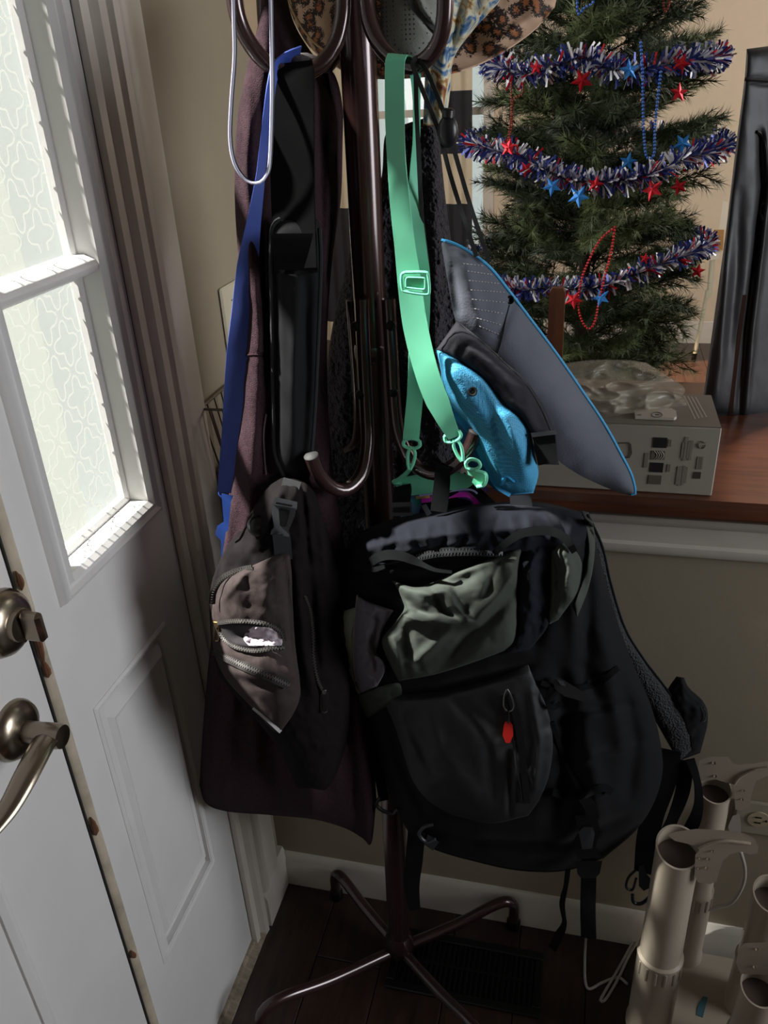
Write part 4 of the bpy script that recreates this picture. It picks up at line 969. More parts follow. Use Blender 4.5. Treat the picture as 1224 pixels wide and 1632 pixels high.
mb = MB(); plate(mb, [(805, 1150), (812, 1149), (817, 1156), (818, 1172), (813, 1184), (806, 1184), (801, 1172), (803, 1156)], y_-.001, .004); part(mb, 'red_tag', mat('red_plastic', 'a31d17', .4), zp)['label'] = 'red zip tag'
# lid zipper and straps
P_ = zipper(bp, hb, [(655, 890), (690, 882), (723, 879), (760, 879), (800, 881)], w=14, tape=M_pblk, teeth=mat('dark_zip_teeth', '3c3d40', .35, metal=.4), tw=.005)
mb = MB(); band(mb, c1z([(140, 268), (165, 252), (200, 245), (240, 250), (285, 268), (340, 292), (395, 300)]), [14, 16, 16, 14, 8, 6, 5], 40, th=.003, bv=bm_, lift=.020); part(mb, 'webbing', M_pweb, bp)
mb = MB(); band(mb, c1z([(528, 240), (570, 205), (610, 180), (660, 170), (710, 172), (750, 192), (780, 235)]), [9, 12, 14, 15, 15, 14, 10], 40, th=.003, bv=bm_, lift=.020); part(mb, 'webbing', M_pweb, bp)
mb = MB(); band(mb, c1z([(140, 262), (138, 285), (150, 292), (185, 282)]), [7, 8, 8, 6], 16, th=.004, bv=bm_, lift=.018); part(mb, 'webbing', M_pweb, bp)
# haul loop over the hook and ladder locks on top
mb = MB(); band(mb, [(716, 752, -.050), (712, 741, -.064), (706, 746, -.082), (704, 775, -.09), (699, 815, -.095)], [24, 24, 26, 27, 26], 40, th=.0022, nw=3, side=((1, 0, 0), .6)); part(mb, 'haul_loop', M_pweb, bp)
mb = MB(); band(mb, [(716, 752, -.050), (720, 780, -.048), (716, 815, -.05)], 22, 14, th=.002); part(mb, 'haul_loop', M_pweb, bp)
def ladder(px, py, w_, h_, y, par):
    mb = MB(); plate(mb, [(px-w_/2, py-h_/2), (px+w_/2, py-h_/2-1), (px+w_/2+1, py+h_/2-1), (px-w_/2-1, py+h_/2)], y, .005)
    o = part(mb, 'ladder_lock', M_plast, par)
    mb = MB(); plate(mb, [(px-w_/2+3, py-h_*.1), (px+w_/2-3, py-h_*.1-1), (px+w_/2-3, py+h_*.22), (px-w_/2+3, py+h_*.22)], y-.0015, .002); part(mb, 'slot', M_blk, o)
    return o
mb = MB(); band(mb, [(641, 775, -.055), (642, 782, -.075), (640, 800, -.082), (640, 815, -.085)], 28, 16, th=.0022); part(mb, 'webbing', M_pweb, bp)
ladder(640, 812, 32, 22, -.088, bp)
mb = MB(); plate(mb, [(812, 790), (846, 788), (849, 808), (814, 811)], -.075, .006); part(mb, 'ladder_lock', M_plast, bp)
mb = MB(); plate(mb, [(671, 806), (679, 803), (688, 818), (681, 823)], -.09, .004); part(mb, 'plastic_tab', M_plast, bp)
mb = MB(); band(mb, [(735, 758, -.045), (750, 775, -.045), (772, 795, -.05), (790, 812, -.05)], 16, 20, th=.0022); part(mb, 'webbing', M_pweb, bp)
# compression strap and side buckle
mb = MB(); band(mb, [(862, 1088, 0), (900, 1098, 0), (950, 1090, 0), (985, 1065, 0)], 9, 30, th=.002, bv=bm_, lift=.006); part(mb, 'webbing', M_pweb, bp)
ys_ = float(hit(bm_, 900, 1095, .02, -.1)[1])
mb = MB(); plate(mb, [(880, 1080), (892, 1080), (932, 1104), (938, 1112), (930, 1118), (900, 1110), (884, 1098)], ys_, .007); part(mb, 'buckle', M_plast, bp)
mb = MB(); plate(mb, [(888, 1083), (898, 1086), (902, 1094), (894, 1092)], ys_-.002, .003); part(mb, 'buckle_face', mat('worn_grey_plastic', '55585c', .4), bp)
mb = MB(); band(mb, [(880, 1096, 0), (872, 1115, 0), (880, 1128, 0), (895, 1120, 0)], 8, 16, th=.002, bv=bm_, lift=.012); part(mb, 'webbing', M_pweb, bp)
mb = MB(); band(mb, [(880, 1150, 0), (900, 1210, 0), (925, 1260, 0)], 7, 20, th=.002, bv=bm_, lift=.005); part(mb, 'webbing', M_pweb, bp)
# mesh shoulder strap and hip belt behind
ss = sculpt('shoulder_strap', [(926, 814, -.02), (940, 870, -.01), (955, 940, -.0), (975, 1010, .005), (1002, 1070, .01), (1034, 1130, .01), (1062, 1180, .01), (1082, 1214, .01)], [(938, 816, -.01), (962, 870, .0), (976, 930, .01), (998, 1000, .02), (1028, 1050, .02), (1066, 1100, .02), (1100, 1148, .02), (1106, 1192, .02)], M_pmesh, parent=bp, nu=24, nv=90, tf=.014, tb=.010, nz=(.002, 30, 3))
mb = MB(); mb.tube(drape(BV[ss], [(936, 820), (959, 870), (973, 930), (995, 1000), (1025, 1050), (1063, 1100), (1096, 1148), (1103, 1190)], 50, .001), .0016, 6); part(mb, 'edge_binding', M_pweb, bp)
hp = sculpt('hip_pocket', [(1078, 1078, .03), (1064, 1100, .03), (1062, 1130, .03), (1068, 1170, .03), (1084, 1212, .03)], [(1090, 1080, .03), (1098, 1096, .03), (1122, 1120, .03), (1128, 1150, .03), (1116, 1200, .03)], M_pblk, parent=bp, nu=30, nv=40, tf=.02, tb=.02, nz=(.004, 20, 1))
mb = MB(); pipe(mb, [(1121, 1128, .012), (1125, 1136, .012), (1124, 1148, .012), (1120, 1150, .012)], .0010, 12, 6); part(mb, 'zip_pull', mat('steel', '8b8a88', .3, metal=1), bp)
# loose straps
def loose(line, w_, n=40, tw=0.0, name='loose_strap', m=M_pweb):
    mb = MB(); band(mb, line, w_, n, th=.002, twist=tw, nw=2); return part(mb, name, m, bp)
loose([(1066, 1195, .0), (1060, 1240, .0), (1040, 1300, .0), (1030, 1350, .0), (1024, 1390, .0)], [36, 40, 34, 34, 26], tw=[0, .5, .2, 0, 0])
loose([(1100, 1210, .0), (1112, 1250, -.0), (1112, 1290, -.005), (1096, 1325, -.005), (1062, 1342, .0), (1046, 1338, .0)], [14, 12, 14, 20, 14, 10], tw=[0, .6, .3, .2, 0, 0])
loose([(1092, 1212, .005), (1088, 1260, .005), (1070, 1310, .0), (1050, 1345, .0)], [26, 22, 20, 16], tw=[.2, .2, .7, .3])
mb = MB(); plate(mb, [(1018, 1380), (1026, 1378), (1030, 1392), (1040, 1404), (1042, 1418), (1034, 1416), (1026, 1420), (1018, 1412)], -.002, .006)
pipe(mb, [(1014, 1386, 0), (1002, 1398, 0), (998, 1414, 0), (1008, 1418, 0), (1014, 1400, 0)], .0022, 20, 8); pipe(mb, [(1008, 1426, 0), (1010, 1438, 0), (1022, 1440, 0), (1036, 1428, 0), (1040, 1412, 0)], .0030, 20, 8)
part(mb, 'buckle', mat('black_buckle', '1a1b1e', .35), bp)
loose([(938, 1350, -.09), (938, 1400, -.085), (937, 1450, -.085), (938, 1494, -.085)], [22, 24, 24, 24])
mb = MB(); plate(mb, [(918, 1372), (960, 1372), (956, 1392), (948, 1400), (926, 1400), (920, 1392)], -.096, .008); part(mb, 'strap_keeper', M_plast and mat('black_buckle', '1a1b1e', .35), bp)
yk_ = float(hit(bm_, 930, 1320, .012, -.1)[1])
mb = MB(); plate(mb, [(916, 1300), (950, 1296), (956, 1320), (950, 1350), (958, 1366), (920, 1370), (914, 1340), (922, 1325)], yk_, .008); part(mb, 'buckle', mat('black_buckle', '1a1b1e', .35), bp)
mb = MB(); plate(mb, [(922, 1326), (930, 1318), (944, 1318), (948, 1328), (944, 1352), (928, 1354)], yk_-.003, .003); part(mb, 'buckle_face', M_plast, bp)
mb = MB(); band(mb, [(880, 1262, 0), (915, 1270, 0), (960, 1256, 0), (975, 1262, 0)], 12, 24, th=.003, bv=bm_, lift=.008); part(mb, 'webbing', M_pweb, bp)
mb = MB(); band(mb, [(925, 1262, 0), (940, 1285, 0), (945, 1305, 0)], 20, 16, th=.002, bv=bm_, lift=.006); part(mb, 'webbing', M_pweb, bp)
loose([(905, 1386, -.07), (902, 1410, -.07), (896, 1440, -.068), (899, 1470, -.068), (890, 1492, -.068), (880, 1512, -.068)], [8, 8, 9, 8, 14, 14], tw=[0, .8, .2, .9, .3, 0])
loose([(664, 1325, -.09), (660, 1370, -.085), (656, 1410, -.085), (661, 1450, -.085)], [28, 28, 26, 18])
mb = MB(); pipe(mb, [(690, 1314, -.1), (676, 1318, -.102), (668, 1330, -.10), (680, 1342, -.1), (694, 1338, -.1)], .0028, 24, 8); plate(mb, [(682, 1330), (700, 1342), (690, 1356), (676, 1346)], -.10, .006); part(mb, 'buckle', M_plast, bp)
mb = MB(); pipe(mb, [(606, 1270, -.085), (600, 1282, -.086), (610, 1292, -.086), (626, 1296, -.084), (634, 1288, -.084)], .0030, 20, 8); part(mb, 'buckle', mat('black_buckle', '1a1b1e', .35), bp)
mb = MB(); band(mb, [(596, 1175, 0), (602, 1220, 0), (612, 1275, 0)], 16, 20, th=.003, bv=bm_, lift=.004); part(mb, 'webbing', M_pweb, bp)

# ================================================================== SUN HAT
M_hgrey = mat('slate_brim_fabric', '5c606a', .9, spec=.2, bump=('voro', 420, .2, .0006))
M_hgrey2 = mat('slate_crown_band', '26252a', .9, spec=.2, bump=('noise', 900, .2))
M_hblue = mat('sky_blue_mesh', '1c7fae', .7, bump=('voro', 480, .35, .0008)); N, Lk, b = nodes(M_hblue)
tc = N.new('ShaderNodeTexCoord'); v1 = N.new('ShaderNodeTexVoronoi'); v1.inputs['Scale'].default_value = 480; v1.inputs['Randomness'].default_value = 0.1
r_ = N.new('ShaderNodeValToRGB'); r_.color_ramp.elements[0].color = srgb('17506e'); r_.color_ramp.elements[1].color = srgb('4198c2'); r_.color_ramp.elements[0].position = .15; r_.color_ramp.elements[1].position = .45
Lk.new(tc.outputs['Object'], v1.inputs['Vector']); Lk.new(v1.outputs['Distance'], r_.inputs['Fac']); Lk.new(r_.outputs[0], b.inputs['Base Color'])
M_hplain = mat('sky_blue_nylon', '2f93c6', .6, bump=('noise', 800, .15))
hat = thing('sun_hat', 'wide-brimmed slate grey and sky blue sun hat hanging by its chin cord', 'hat', PY(850, 790, -.04))
HL = [(703, 382, -0.065), (705, 400, -0.065), (712, 440, -0.065), (720, 485, -0.065), (728, 514, -0.065), (748, 528, -0.063), (775, 548, -0.060), (808, 580, -0.055), (842, 628, -0.050), (866, 672, -0.045), (884, 725, -0.037), (915, 752, -0.027), (955, 772, -0.015), (990, 786, -0.005), (1010, 790, 0.000)]
HR = [(705, 381, -0.065), (722, 386, -0.060), (748, 400, -0.055), (780, 424, -0.045), (812, 462, -0.033), (850, 512, -0.020), (890, 565, -0.010), (928, 620, -0.003), (965, 675, 0.000), (992, 724, 0.000), (1008, 756, 0.000), (1015, 788, 0.000)]
brim = sculpt('brim', HL, HR, M_hgrey, parent=hat, nu=60, nv=120, tf=.010, tb=0, thin=.0028, pw=(2, 1), cap=(8, .5),
    strokes=[([(735, 400), (752, 470), (770, 530)], .006, 14), ([(820, 480), (790, 540)], -.004, 8), ([(880, 620), (940, 720)], .005, 30), ([(720, 420), (730, 500)], -.004, 8)], nz=(.0015, 60, 3))
bb_ = BV[brim]
mb = MB(); mb.tube(drape(bb_, [(704, 383), (722, 388), (748, 402), (780, 426), (811, 464), (849, 514), (888, 566), (926, 621), (963, 676), (990, 725), (1006, 757), (1012, 784), (1006, 788)], 90, .0), .0020, 8); part(mb, 'brim_piping', M_hplain, hat)['label'] = 'blue edge piping'
mb = MB(); mb.tube(drape(bb_, [(812, 486), (806, 510), (800, 540), (793, 563)], 24, .0006), .0007, 6); part(mb, 'brim_seam', mat('dark_seam', '1b1c20', .8), hat)
# stitched dashes
mb = MB(); A_ = np.array([(738, 420), (745, 432), (747, 447), (750, 462), (752, 477), (756, 492), (760, 507), (764, 520)]); B_ = np.array([(772, 424), (786, 438), (797, 452), (806, 466), (806, 482), (803, 500), (800, 518), (797, 534)])
for a, b2 in zip(A_, B_):
    n_ = int(np.hypot(*(b2-a))/5)
    for k in range(n_):
        q0 = a+(b2-a)*(k/n_); q1 = a+(b2-a)*((k+.6)/n_)
        mb.tube([hit(bb_, *q0, .0008, -.1), hit(bb_, *q1, .0008, -.1)], .0004, 4)
part(mb, 'stitching', mat('white_thread', 'a8a8a8', .7), hat)
def eyelet(px, py, bv, r, par):
    c = hit(bv, px, py, .001, -.1); d = unit(CAM-c)
    e = part(MB().lathe(c, d, [(r, -.001), (r*1.05, .0006), (r*.85, .0016), (r*.55, .0010), (r*.5, -.001)], 24), 'eyelet', mat('black_enamel', '08080a', .7, spec=.2), par)
    part(MB().lathe(c, d, [(r*.5, 0), (r*.4, .0004), (0, .0004)], 16), 'eyelet_hole', mat('eyelet_inside', '0a0a0c', .9, spec=.05), e)
eyelet(813, 478, bb_, .0046, hat)
crown = sculpt('crown_mesh', [(694, 556, -0.065), (702, 589, -0.070), (705, 613, -0.070), (719, 646, -0.065), (748, 679, -0.065), (764, 707, -0.060), (777, 740, -0.055), (793, 773, -0.045), (815, 789, -0.040)],
    [(696, 554, -0.065), (735, 576, -0.080), (772, 601, -0.080), (804, 642, -0.075), (829, 662, -0.070), (846, 692, -0.065), (853, 725, -0.055), (858, 755, -0.045), (850, 786, -0.040)], M_hblue, parent=hat, nu=60, nv=90, tf=.035, tb=.012, pw=(2.2, .5), cap=(4, .5),
    strokes=[([(706, 620), (748, 665), (780, 730), (808, 780)], .006, 6), ([(760, 610), (790, 670), (812, 740)], -.006, 12), ([(800, 660), (830, 720), (840, 770)], .005, 10), ([(720, 590), (750, 640)], .004, 10)], nz=(.0010, 34, 5))
cb = BV[crown]
mb = MB(); P_ = drape(cb, [(700, 600), (706, 622), (722, 650), (748, 682), (765, 712), (778, 742), (794, 772), (814, 787)], 50, .0015); mb.ribbon(P_, [.006, .013, .013, .011, .011, .011, .009], view_side(P_), .0015, 3); part(mb, 'crown_edge_band', M_hplain, hat)
tipb = sculpt('crown_top', [(698, 590, -0.050), (704, 650, -0.045), (722, 710, -0.040), (750, 745, -0.040), (790, 782, -0.040)], [(706, 612, -0.050), (722, 650, -0.050), (750, 690, -0.050), (772, 735, -0.045), (806, 786, -0.040)], mat('shaded_blue_nylon', '1a5f8c', .65), parent=hat, nu=24, nv=40, tf=.01, tb=.012)  # blue darkened in the colour for the shaded end of the crown
mb = MB(); mb.tube(drape(cb, [(797, 776), (806, 760), (818, 768)], 12, .001), .003, 6, flat=.5); part(mb, 'fabric_tab', M_hplain, hat)
cband = sculpt('crown_band', [(695, 557, -0.077), (735, 577, -0.090), (772, 602, -0.090), (804, 643, -0.085), (829, 663, -0.080), (849, 700, -0.070), (857, 740, -0.060)], [(728, 511, -0.067), (771, 545, -0.063), (805, 577, -0.058), (838, 606, -0.055), (866, 648, -0.050), (885, 690, -0.043), (891, 741, -0.037)], M_hgrey2, parent=hat, nu=40, nv=70, tf=.020, tb=.008, pw=(2.4, .5), cap=(8, .5),
    strokes=[([(740, 550), (780, 580), (820, 625)], .004, 8), ([(850, 640), (866, 690)], -.004, 8)], nz=(.002, 20, 3))
mb = MB(); mb.tube(drape(BV[cband], [(733, 516), (771, 547), (803, 578), (835, 608), (862, 650), (880, 692)], 50, .001), .0010, 6); part(mb, 'band_seam', mat('dark_seam', '1b1c20', .8), hat)
eyelet(753, 624, cb, .0052, hat)
mb = MB(); plate(mb, [(849, 690), (884, 687), (889, 736), (858, 742), (851, 716)], -.087, .012); part(mb, 'buckle_strap', M_pweb, hat)
mb = MB(); plate(mb, [(846, 690), (886, 685), (888, 692), (848, 697)], -.089, .005); part(mb, 'buckle', M_plast, hat)
# chin cord with toggle
M_cord = mat('black_flat_cord', '101012', .65, bump=('weave', 900, .4))
for ln_ in ([(664, 92, -.078), (658, 104, -.088), (676, 150, -.092), (700, 212, -.098), (718, 280, -.10), (740, 350, -.10), (759, 408, -.068)],
            [(660, 94, -.075), (676, 106, -.084), (696, 150, -.09), (715, 203, -.096), (724, 240, -.098), (752, 335, -.10), (780, 417, -.056)],
            [(656, 100, -.06), (662, 112, -.070), (664, 180, -.080), (668, 260, -.085), (672, 340, -.086), (682, 430, -.086)]):
    mb = MB(); band(mb, ln_, 7, 60, th=.0018, twist=[0, -.3, 0, .3, -.2, .2, 0]); part(mb, 'chin_cord', M_cord, hat)
mb = MB(); c = PY(714, 209, -.102); mb.ball(c, .0135, 18, (.75, .6, 1.1)); mb.lathe(c+np.array([0, 0, .012]), (0.1, 0, 1), [(.006, 0), (.006, .006), (.004, .008), (0, .008)], 14); part(mb, 'cord_toggle', mat('black_buckle', '1a1b1e', .35), hat)

# ================================================================== TEAL LANYARD WITH PHONE POUCH
M_teal = mat('mint_green_strap', '74d2ab', .5, bump=('weave', 700, .1)); M_tealp = mat('mint_green_plastic', '78d8b2', .35, coat=.2)
ty = thing('phone_pouch', 'mint green lanyard with iridescent waterproof phone pouch on the upper right hook', 'pouch', PY(710, 820, -.07))
mb = MB(); band(mb, [(648, 102, -.055), (640, 88, -.068), (630, 95, -.088), (629, 160, -.094), (631, 240, -.098), (638, 330, -.105), (650, 430, -.108), (662, 520, -.110), (682, 600, -.112), (706, 660, -.110), (724, 697, -.106)], [32, 32, 34, 33, 33, 34, 38, 40, 40, 38, 20], 110, th=.0014, twist=[-.2, -.4, -.5, -.5, -.3, -.3, -.1, -.2, -.35, -.3, -.2], nw=4, side=((1, 0, 0), .22)); part(mb, 'strap', M_teal, ty)
mb = MB(); band(mb, [(652, 100, -.055), (662, 120, -.06), (664, 200, -.065), (661, 270, -.075), (660, 330, -.088), (664, 400, -.092), (668, 450, -.092), (668, 510, -.092), (664, 600, -.092), (655, 700, -.088)], [20, 12, 12, 20, 30, 36, 34, 30, 26, 26], 100, th=.0014, twist=[0, .2, .3, .5, .25, 0, 0, .2, 0, 0], nw=4); part(mb, 'strap', M_teal, ty)
mb = MB()
pipe(mb, [(a, b_, -.118) for a, b_ in [(646, 434), (676, 434), (682, 439), (684, 463), (679, 469), (648, 465), (641, 460), (640, 439), (646, 434)]], .0017, 60, 8)
pipe(mb, [(a, b_, -.119) for a, b_ in [(650, 442), (674, 443), (677, 446), (677, 459), (672, 461), (649, 458), (647, 455), (647, 445), (650, 442)]], .0010, 50, 6)
part(mb, 'slider', M_tealp, ty)
mb = MB(); plate(mb, [(644, 442), (676, 442), (677, 462), (645, 460)], -.1165, .002); part(mb, 'slider_webbing', M_teal, ty)
def clasp(px, py, y, ang, sc=1.0):
    def R_(L_): return [(px+(a*math.cos(ang)-b2*math.sin(ang))*sc, py+(a*math.sin(ang)+b2*math.cos(ang))*sc, y) for a, b2 in L_]
    mb = MB(); pipe(mb, R_([(-12, -6), (-13, 2), (-6, 6), (6, 6), (13, 1), (12, -7)]), .0022, 24, 8); pipe(mb, R_([(-12, -6), (0, -9), (12, -7)]), .002, 12, 8)
    pipe(mb, R_([(0, 4), (-4, 14), (-3, 30), (0, 40)]), .0022, 16, 8); pipe(mb, R_([(2, 4), (7, 14), (6, 28), (2, 40)]), .0020, 16, 8); return part(mb, 'clasp', M_tealp, ty)
clasp(722, 697, -.105, -.35); clasp(656, 708, -.087, .1); 
mb = MB(); pipe(mb, [(742, 738, -.095), (750, 732, -.096), (762, 735, -.097), (765, 743, -.097), (757, 748, -.096), (745, 746, -.095), (742, 738, -.095)], .0022, 30, 8)
plate(mb, [(744, 748), (758, 746), (772, 752), (776, 762), (770, 774), (760, 778), (752, 768), (756, 760), (746, 757)], -.094, .007); pipe(mb, [(758, 750, -.097), (774, 756, -.098), (772, 772, -.098), (760, 776, -.097)], .0024, 20, 8); part(mb, 'clasp_knot', M_tealp, ty)
mb = MB(); plate(mb, [(628, 768), (636, 762), (655, 758), (672, 756), (700, 748), (745, 756), (760, 768), (745, 778), (700, 784), (640, 792)], -.052, .010); pipe(mb, [(655, 742, -.07), (650, 752, -.062), (636, 764, -.058), (628, 768, -.055), (640, 772, -.055)], .0030, 24, 8); part(mb, 'seal_clip', M_tealp, ty)
mi_ = mat('iridescent_film', '6f7fc4', .2, coat=.6, metal=.2)
N, Lk, b = nodes(mi_); lw = N.new('ShaderNodeTexNoise'); lw.inputs['Scale'].default_value = 22; r_ = N.new('ShaderNodeValToRGB'); e = r_.color_ramp
e.elements[0].position = .3; e.elements[0].color = srgb('3f49a8'); e.elements[1].position = .7; e.elements[1].color = srgb('3fa9a0'); x_ = e.elements.new(.5); x_.color = srgb('8a6ac8')
tc = N.new('ShaderNodeTexCoord'); Lk.new(tc.outputs['Object'], lw.inputs['Vector']); Lk.new(lw.outputs['Fac'], r_.inputs['Fac']); Lk.new(r_.outputs[0], b.inputs['Base Color'])
mb = MB(); plate(mb, [(640, 790), (700, 780), (745, 774), (768, 800), (790, 850), (650, 860), (638, 830)], -.047, .006); part(mb, 'pouch_film', mi_, ty)
def strip(line, w_, y, name, m):
    mb = MB(); band(mb, [(a, b2, y) for a, b2 in line], w_, 24, th=.001); return part(mb, name, m, ty)
strip([(672, 798), (700, 793), (735, 788), (752, 792), (762, 808), (768, 826)], 8, -.0485, 'magenta_border', mat('magenta_film', 'e02fd0', .3))
strip([(668, 790), (705, 785), (740, 780), (758, 784), (768, 800)], 3, -.0487, 'pale_border', mat('pale_lilac_film', 'b8b4ee', .3))
strip([(663, 793), (685, 791)], 5, -.0492, 'gold_print', mat('gold_print', 'd0a860', .3, metal=.6))
mb = MB(); plate(mb, [(672, 802), (700, 799), (735, 794), (748, 798), (757, 812), (764, 850), (660, 850)], -.0483, .001); part(mb, 'pouch_window', mat('dark_clear_window', '171a33', .08), ty)
mb = MB(); plate(mb, [(764, 768), (770, 766), (781, 786), (768, 780)], -.046, .003); part(mb, 'film_corner', mi_, ty)

# ================================================================== THINGS ON AND BELOW THE LEDGE
# wire basket standing on the ledge against the wall
M_wire = mat('grey_wire', '6b655c', .35, metal=.8)
bk0 = PX(314, 655, XF+.012); zr = float(bk0[2])
wb = thing('wire_basket', 'grey wire basket standing in the corner where ledge meets door wall', 'basket', (XF+.08, .19, ZL))
x0, x1, y0, y1, zb0 = XF+.012, XF+.16, float(bk0[1])+.008, .29, ZL+.003
mb = MB(); mb.tube([(x0, y0, zr), (x1, y0, zr), (x1, y1, zr), (x0, y1, zr), (x0, y0, zr)], .0022, 8)
part(mb, 'rim', M_wire, wb)
xb0, xb1, yb0, yb1 = x0+.012, x1-.02, y0+.016, y1-.02
mb = MB(); mb.tube([(xb0, yb0, zb0), (xb1, yb0, zb0), (xb1, yb1, zb0), (xb0, yb1, zb0), (xb0, yb0, zb0)], .002, 8); part(mb, 'base_ring', M_wire, wb)
for k in range(9):
    t = k/8
    for a, b_ in (((x0+(x1-x0)*t, y0), (xb0+(xb1-xb0)*t, yb0)), ((x0+(x1-x0)*t, y1), (xb0+(xb1-xb0)*t, yb1)), ((x0, y0+(y1-y0)*t), (xb0, yb0+(yb1-yb0)*t)), ((x1, y0+(y1-y0)*t), (xb1, yb0+(yb1-yb0)*t))):
        part(MB().tube([(a[0], a[1], zr), (b_[0], b_[1], zb0)], .0013, 6), 'wire', M_wire, wb)
# switch plate
pl0 = PX(349, 461, XF+.006); pl1 = PX(366, 560, XF+.006)
sp = thing('switch_plate', 'cream light switch plate on the wall left of the hanging coat', 'switch plate', (XF+.004, float(pl0[1])+.035, float(pl1[2])))
part(MB().box((XF+.003, pl0[1], pl1[2]-.01), (XF+.009, pl0[1]+.072, pl0[2]), .003), 'plate', mat('cream_plastic', 'c7bfa8', .4), sp)
part(MB().box((XF+.009, pl0[1]+.031, pl0[2]-.07), (XF+.018, pl0[1]+.041, pl0[2]-.048), .002), 'toggle', mat('cream_plastic', 'c7bfa8', .4), sp)
scw = MB().box((XF+.0088, pl0[1]+.032, pl0[2]-.026), (XF+.0098, pl0[1]+.040, pl0[2]-.024)); part(scw, 'plate_screw', mat('tan_screw', '8a7448', .5), sp)

# cardboard box lying on the ledge
q = PZ(1110, 790, ZL); yb0 = float(q[1]); xr = float(PZ(1133, 787, ZL)[0]); zt = float(PY(1130, 681, yb0)[2])
yb1 = float(PZ(1108, 629, zt)[1]); xl = float(PY(684, 700, yb0)[0])
M_bfront = mat('white_printed_card', '9b9488', .7, var=.02, vscale=14); M_btop = mat('grey_printed_card', '6e675e', .6, var=.03, vscale=20)
bx = thing('printed_box', 'long white and grey printed cardboard box lying on the wooden ledge', 'box', ((xl+xr)/2, (yb0+yb1)/2, ZL))
part(MB().box((xl, yb0, ZL+.0005), (xr, yb1, zt-.001), .0015), 'carton', M_bfront, bx)
part(MB().box((xl+.001, yb0+.001, zt-.0012), (xr-.001, yb1-.001, zt+.0004)), 'lid_flap', M_btop, bx)
M_bk = mat('print_black', '171312', .6); M_gy = mat('print_grey', '6d665d', .6); M_lt = mat('print_pale', '9a948a', .6)
def fp(px, py): p = PY(px, py, yb0-.0004); return p
def fquad(mb, a, b_):   # printed rectangle on the box front between two image corners
    A = fp(*a); B = fp(*b_); mb.box((A[0], yb0-.0007, B[2]), (B[0], yb0+.0002, A[2])); return mb
def prt(mb, n, m): return part(mb, n, m, bx)
prt(fquad(MB(), (1042, 697), (1062, 714)), 'printed_square', M_bk); prt(fquad(MB(), (1037, 737), (1056, 753)), 'printed_square', M_bk)
prt(fquad(MB(), (1039, 718), (1059, 733)), 'printed_square', M_gy); prt(fquad(MB(), (1034, 757), (1053, 772)), 'printed_square', mat('print_tan', '5d5449', .6))
mb = MB()
for k in range(4):
    P_ = [fp(1043+3.6*k+4*math.sin(i/3.0), 719+i*1.3)+np.array([0, -.0005, 0]) for i in range(11)]; mb.tube(P_, .0005, 4)
prt(mb, 'printed_pattern', M_bfront)
mb = MB(); R1 = random.Random(2)
for col, (ya, yb_) in enumerate(((696, 735), (738, 775))):
    for k in range(4):
        xa = 1088-col*8+k*4.2
        fquad(mb, (xa, ya+R1.uniform(0, 9)), (xa+.6, yb_-R1.uniform(0, 5)))
for k in range(3): fquad(mb, (1112+k*3, 728), (1112.8+k*3, 748))
for k in range(2): fquad(mb, (1066+k*3, 700+k), (1066.8+k*3, 712)); fquad(mb, (1064+k*3, 740), (1064.8+k*3, 752)); fquad(mb, (1028+k*3, 722), (1028.7+k*3, 745))
prt(mb, 'printed_lines', mat('print_soft_grey', '807a70', .6))['kind'] = 'stuff'
mb = MB(); fquad(mb, (1106, 752), (1116, 763)); prt(mb, 'printed_label', mat('print_brown', '3c342d', .6))
mb = MB()   # recycling mark: three chasing arrows
for k in range(3):
    a0 = k*2*PI/3
    P_ = [fp(1119+5.5*math.cos(a0+t), 709+5.5*math.sin(a0+t)) for t in np.linspace(0, 1.4, 6)]; mb.tube([p+np.array([0, -.0004, 0]) for p in P_], .0007, 5)
    e = fp(1119+5.5*math.cos(a0+1.7), 709+5.5*math.sin(a0+1.7)); mb.add([e+np.array([0, -.0006, 0]), P_[-1]+np.array([.0015, -.0006, .0015]), P_[-1]+np.array([-.0015, -.0006, -.0015])], [(0, 1, 2)])
prt(mb, 'recycling_mark', M_gy)
mb = MB(); rr_ = [fp(a, b_)+np.array([0, -.0005, 0]) for a, b_ in [(985, 706), (1002, 705), (1006, 708), (1007, 722), (1003, 729), (986, 729)]]; mb.tube(rr_, .0007, 5); prt(mb, 'printed_outline', mat('print_brown', '3c342d', .6))
mb = MB()
for k in range(4):   # pale stripes on the lid
    a = PZ(1090+k*6, 631+k*.5, zt+.0006); b_ = PZ(1108+k*6, 668-k*1.0, zt+.0006); mb.tube([a, b_], .0010, 4, flat=.3)
prt(mb, 'lid_stripes', M_lt)['kind'] = 'stuff'
# card lying on the box
ca = [PZ(a, b_, zt+.001) for a, b_ in [(1011, 656), (1070, 655), (1077, 659), (1078, 668), (1074, 670), (1012, 668)]]
mb = MB(); mb.prism(ca, (0, 0, .004)); cdo = thing('white_card', 'small white card with a round mark lying on the box lid', 'card', np.mean(ca, 0))
part(mb, 'card', mat('card_white', 'b5aca0', .5), cdo)
mb = MB(); c0 = PZ(1047, 661, zt+.0055); pts = [PZ(1047+8.5*math.cos(t), 661+4.0*math.sin(t), zt+.0055) for t in np.linspace(0, 2*PI, 25)]; mb.tube(pts, .0005, 4)
mb.tube([PZ(1016, 661, zt+.0055), PZ(1022, 661, zt+.0055)], .0005, 4); mb.tube([PZ(1044, 661, zt+.0055), PZ(1050, 661, zt+.0055)], .0009, 4); part(mb, 'printed_mark', mat('print_brown', '3c342d', .6), cdo)
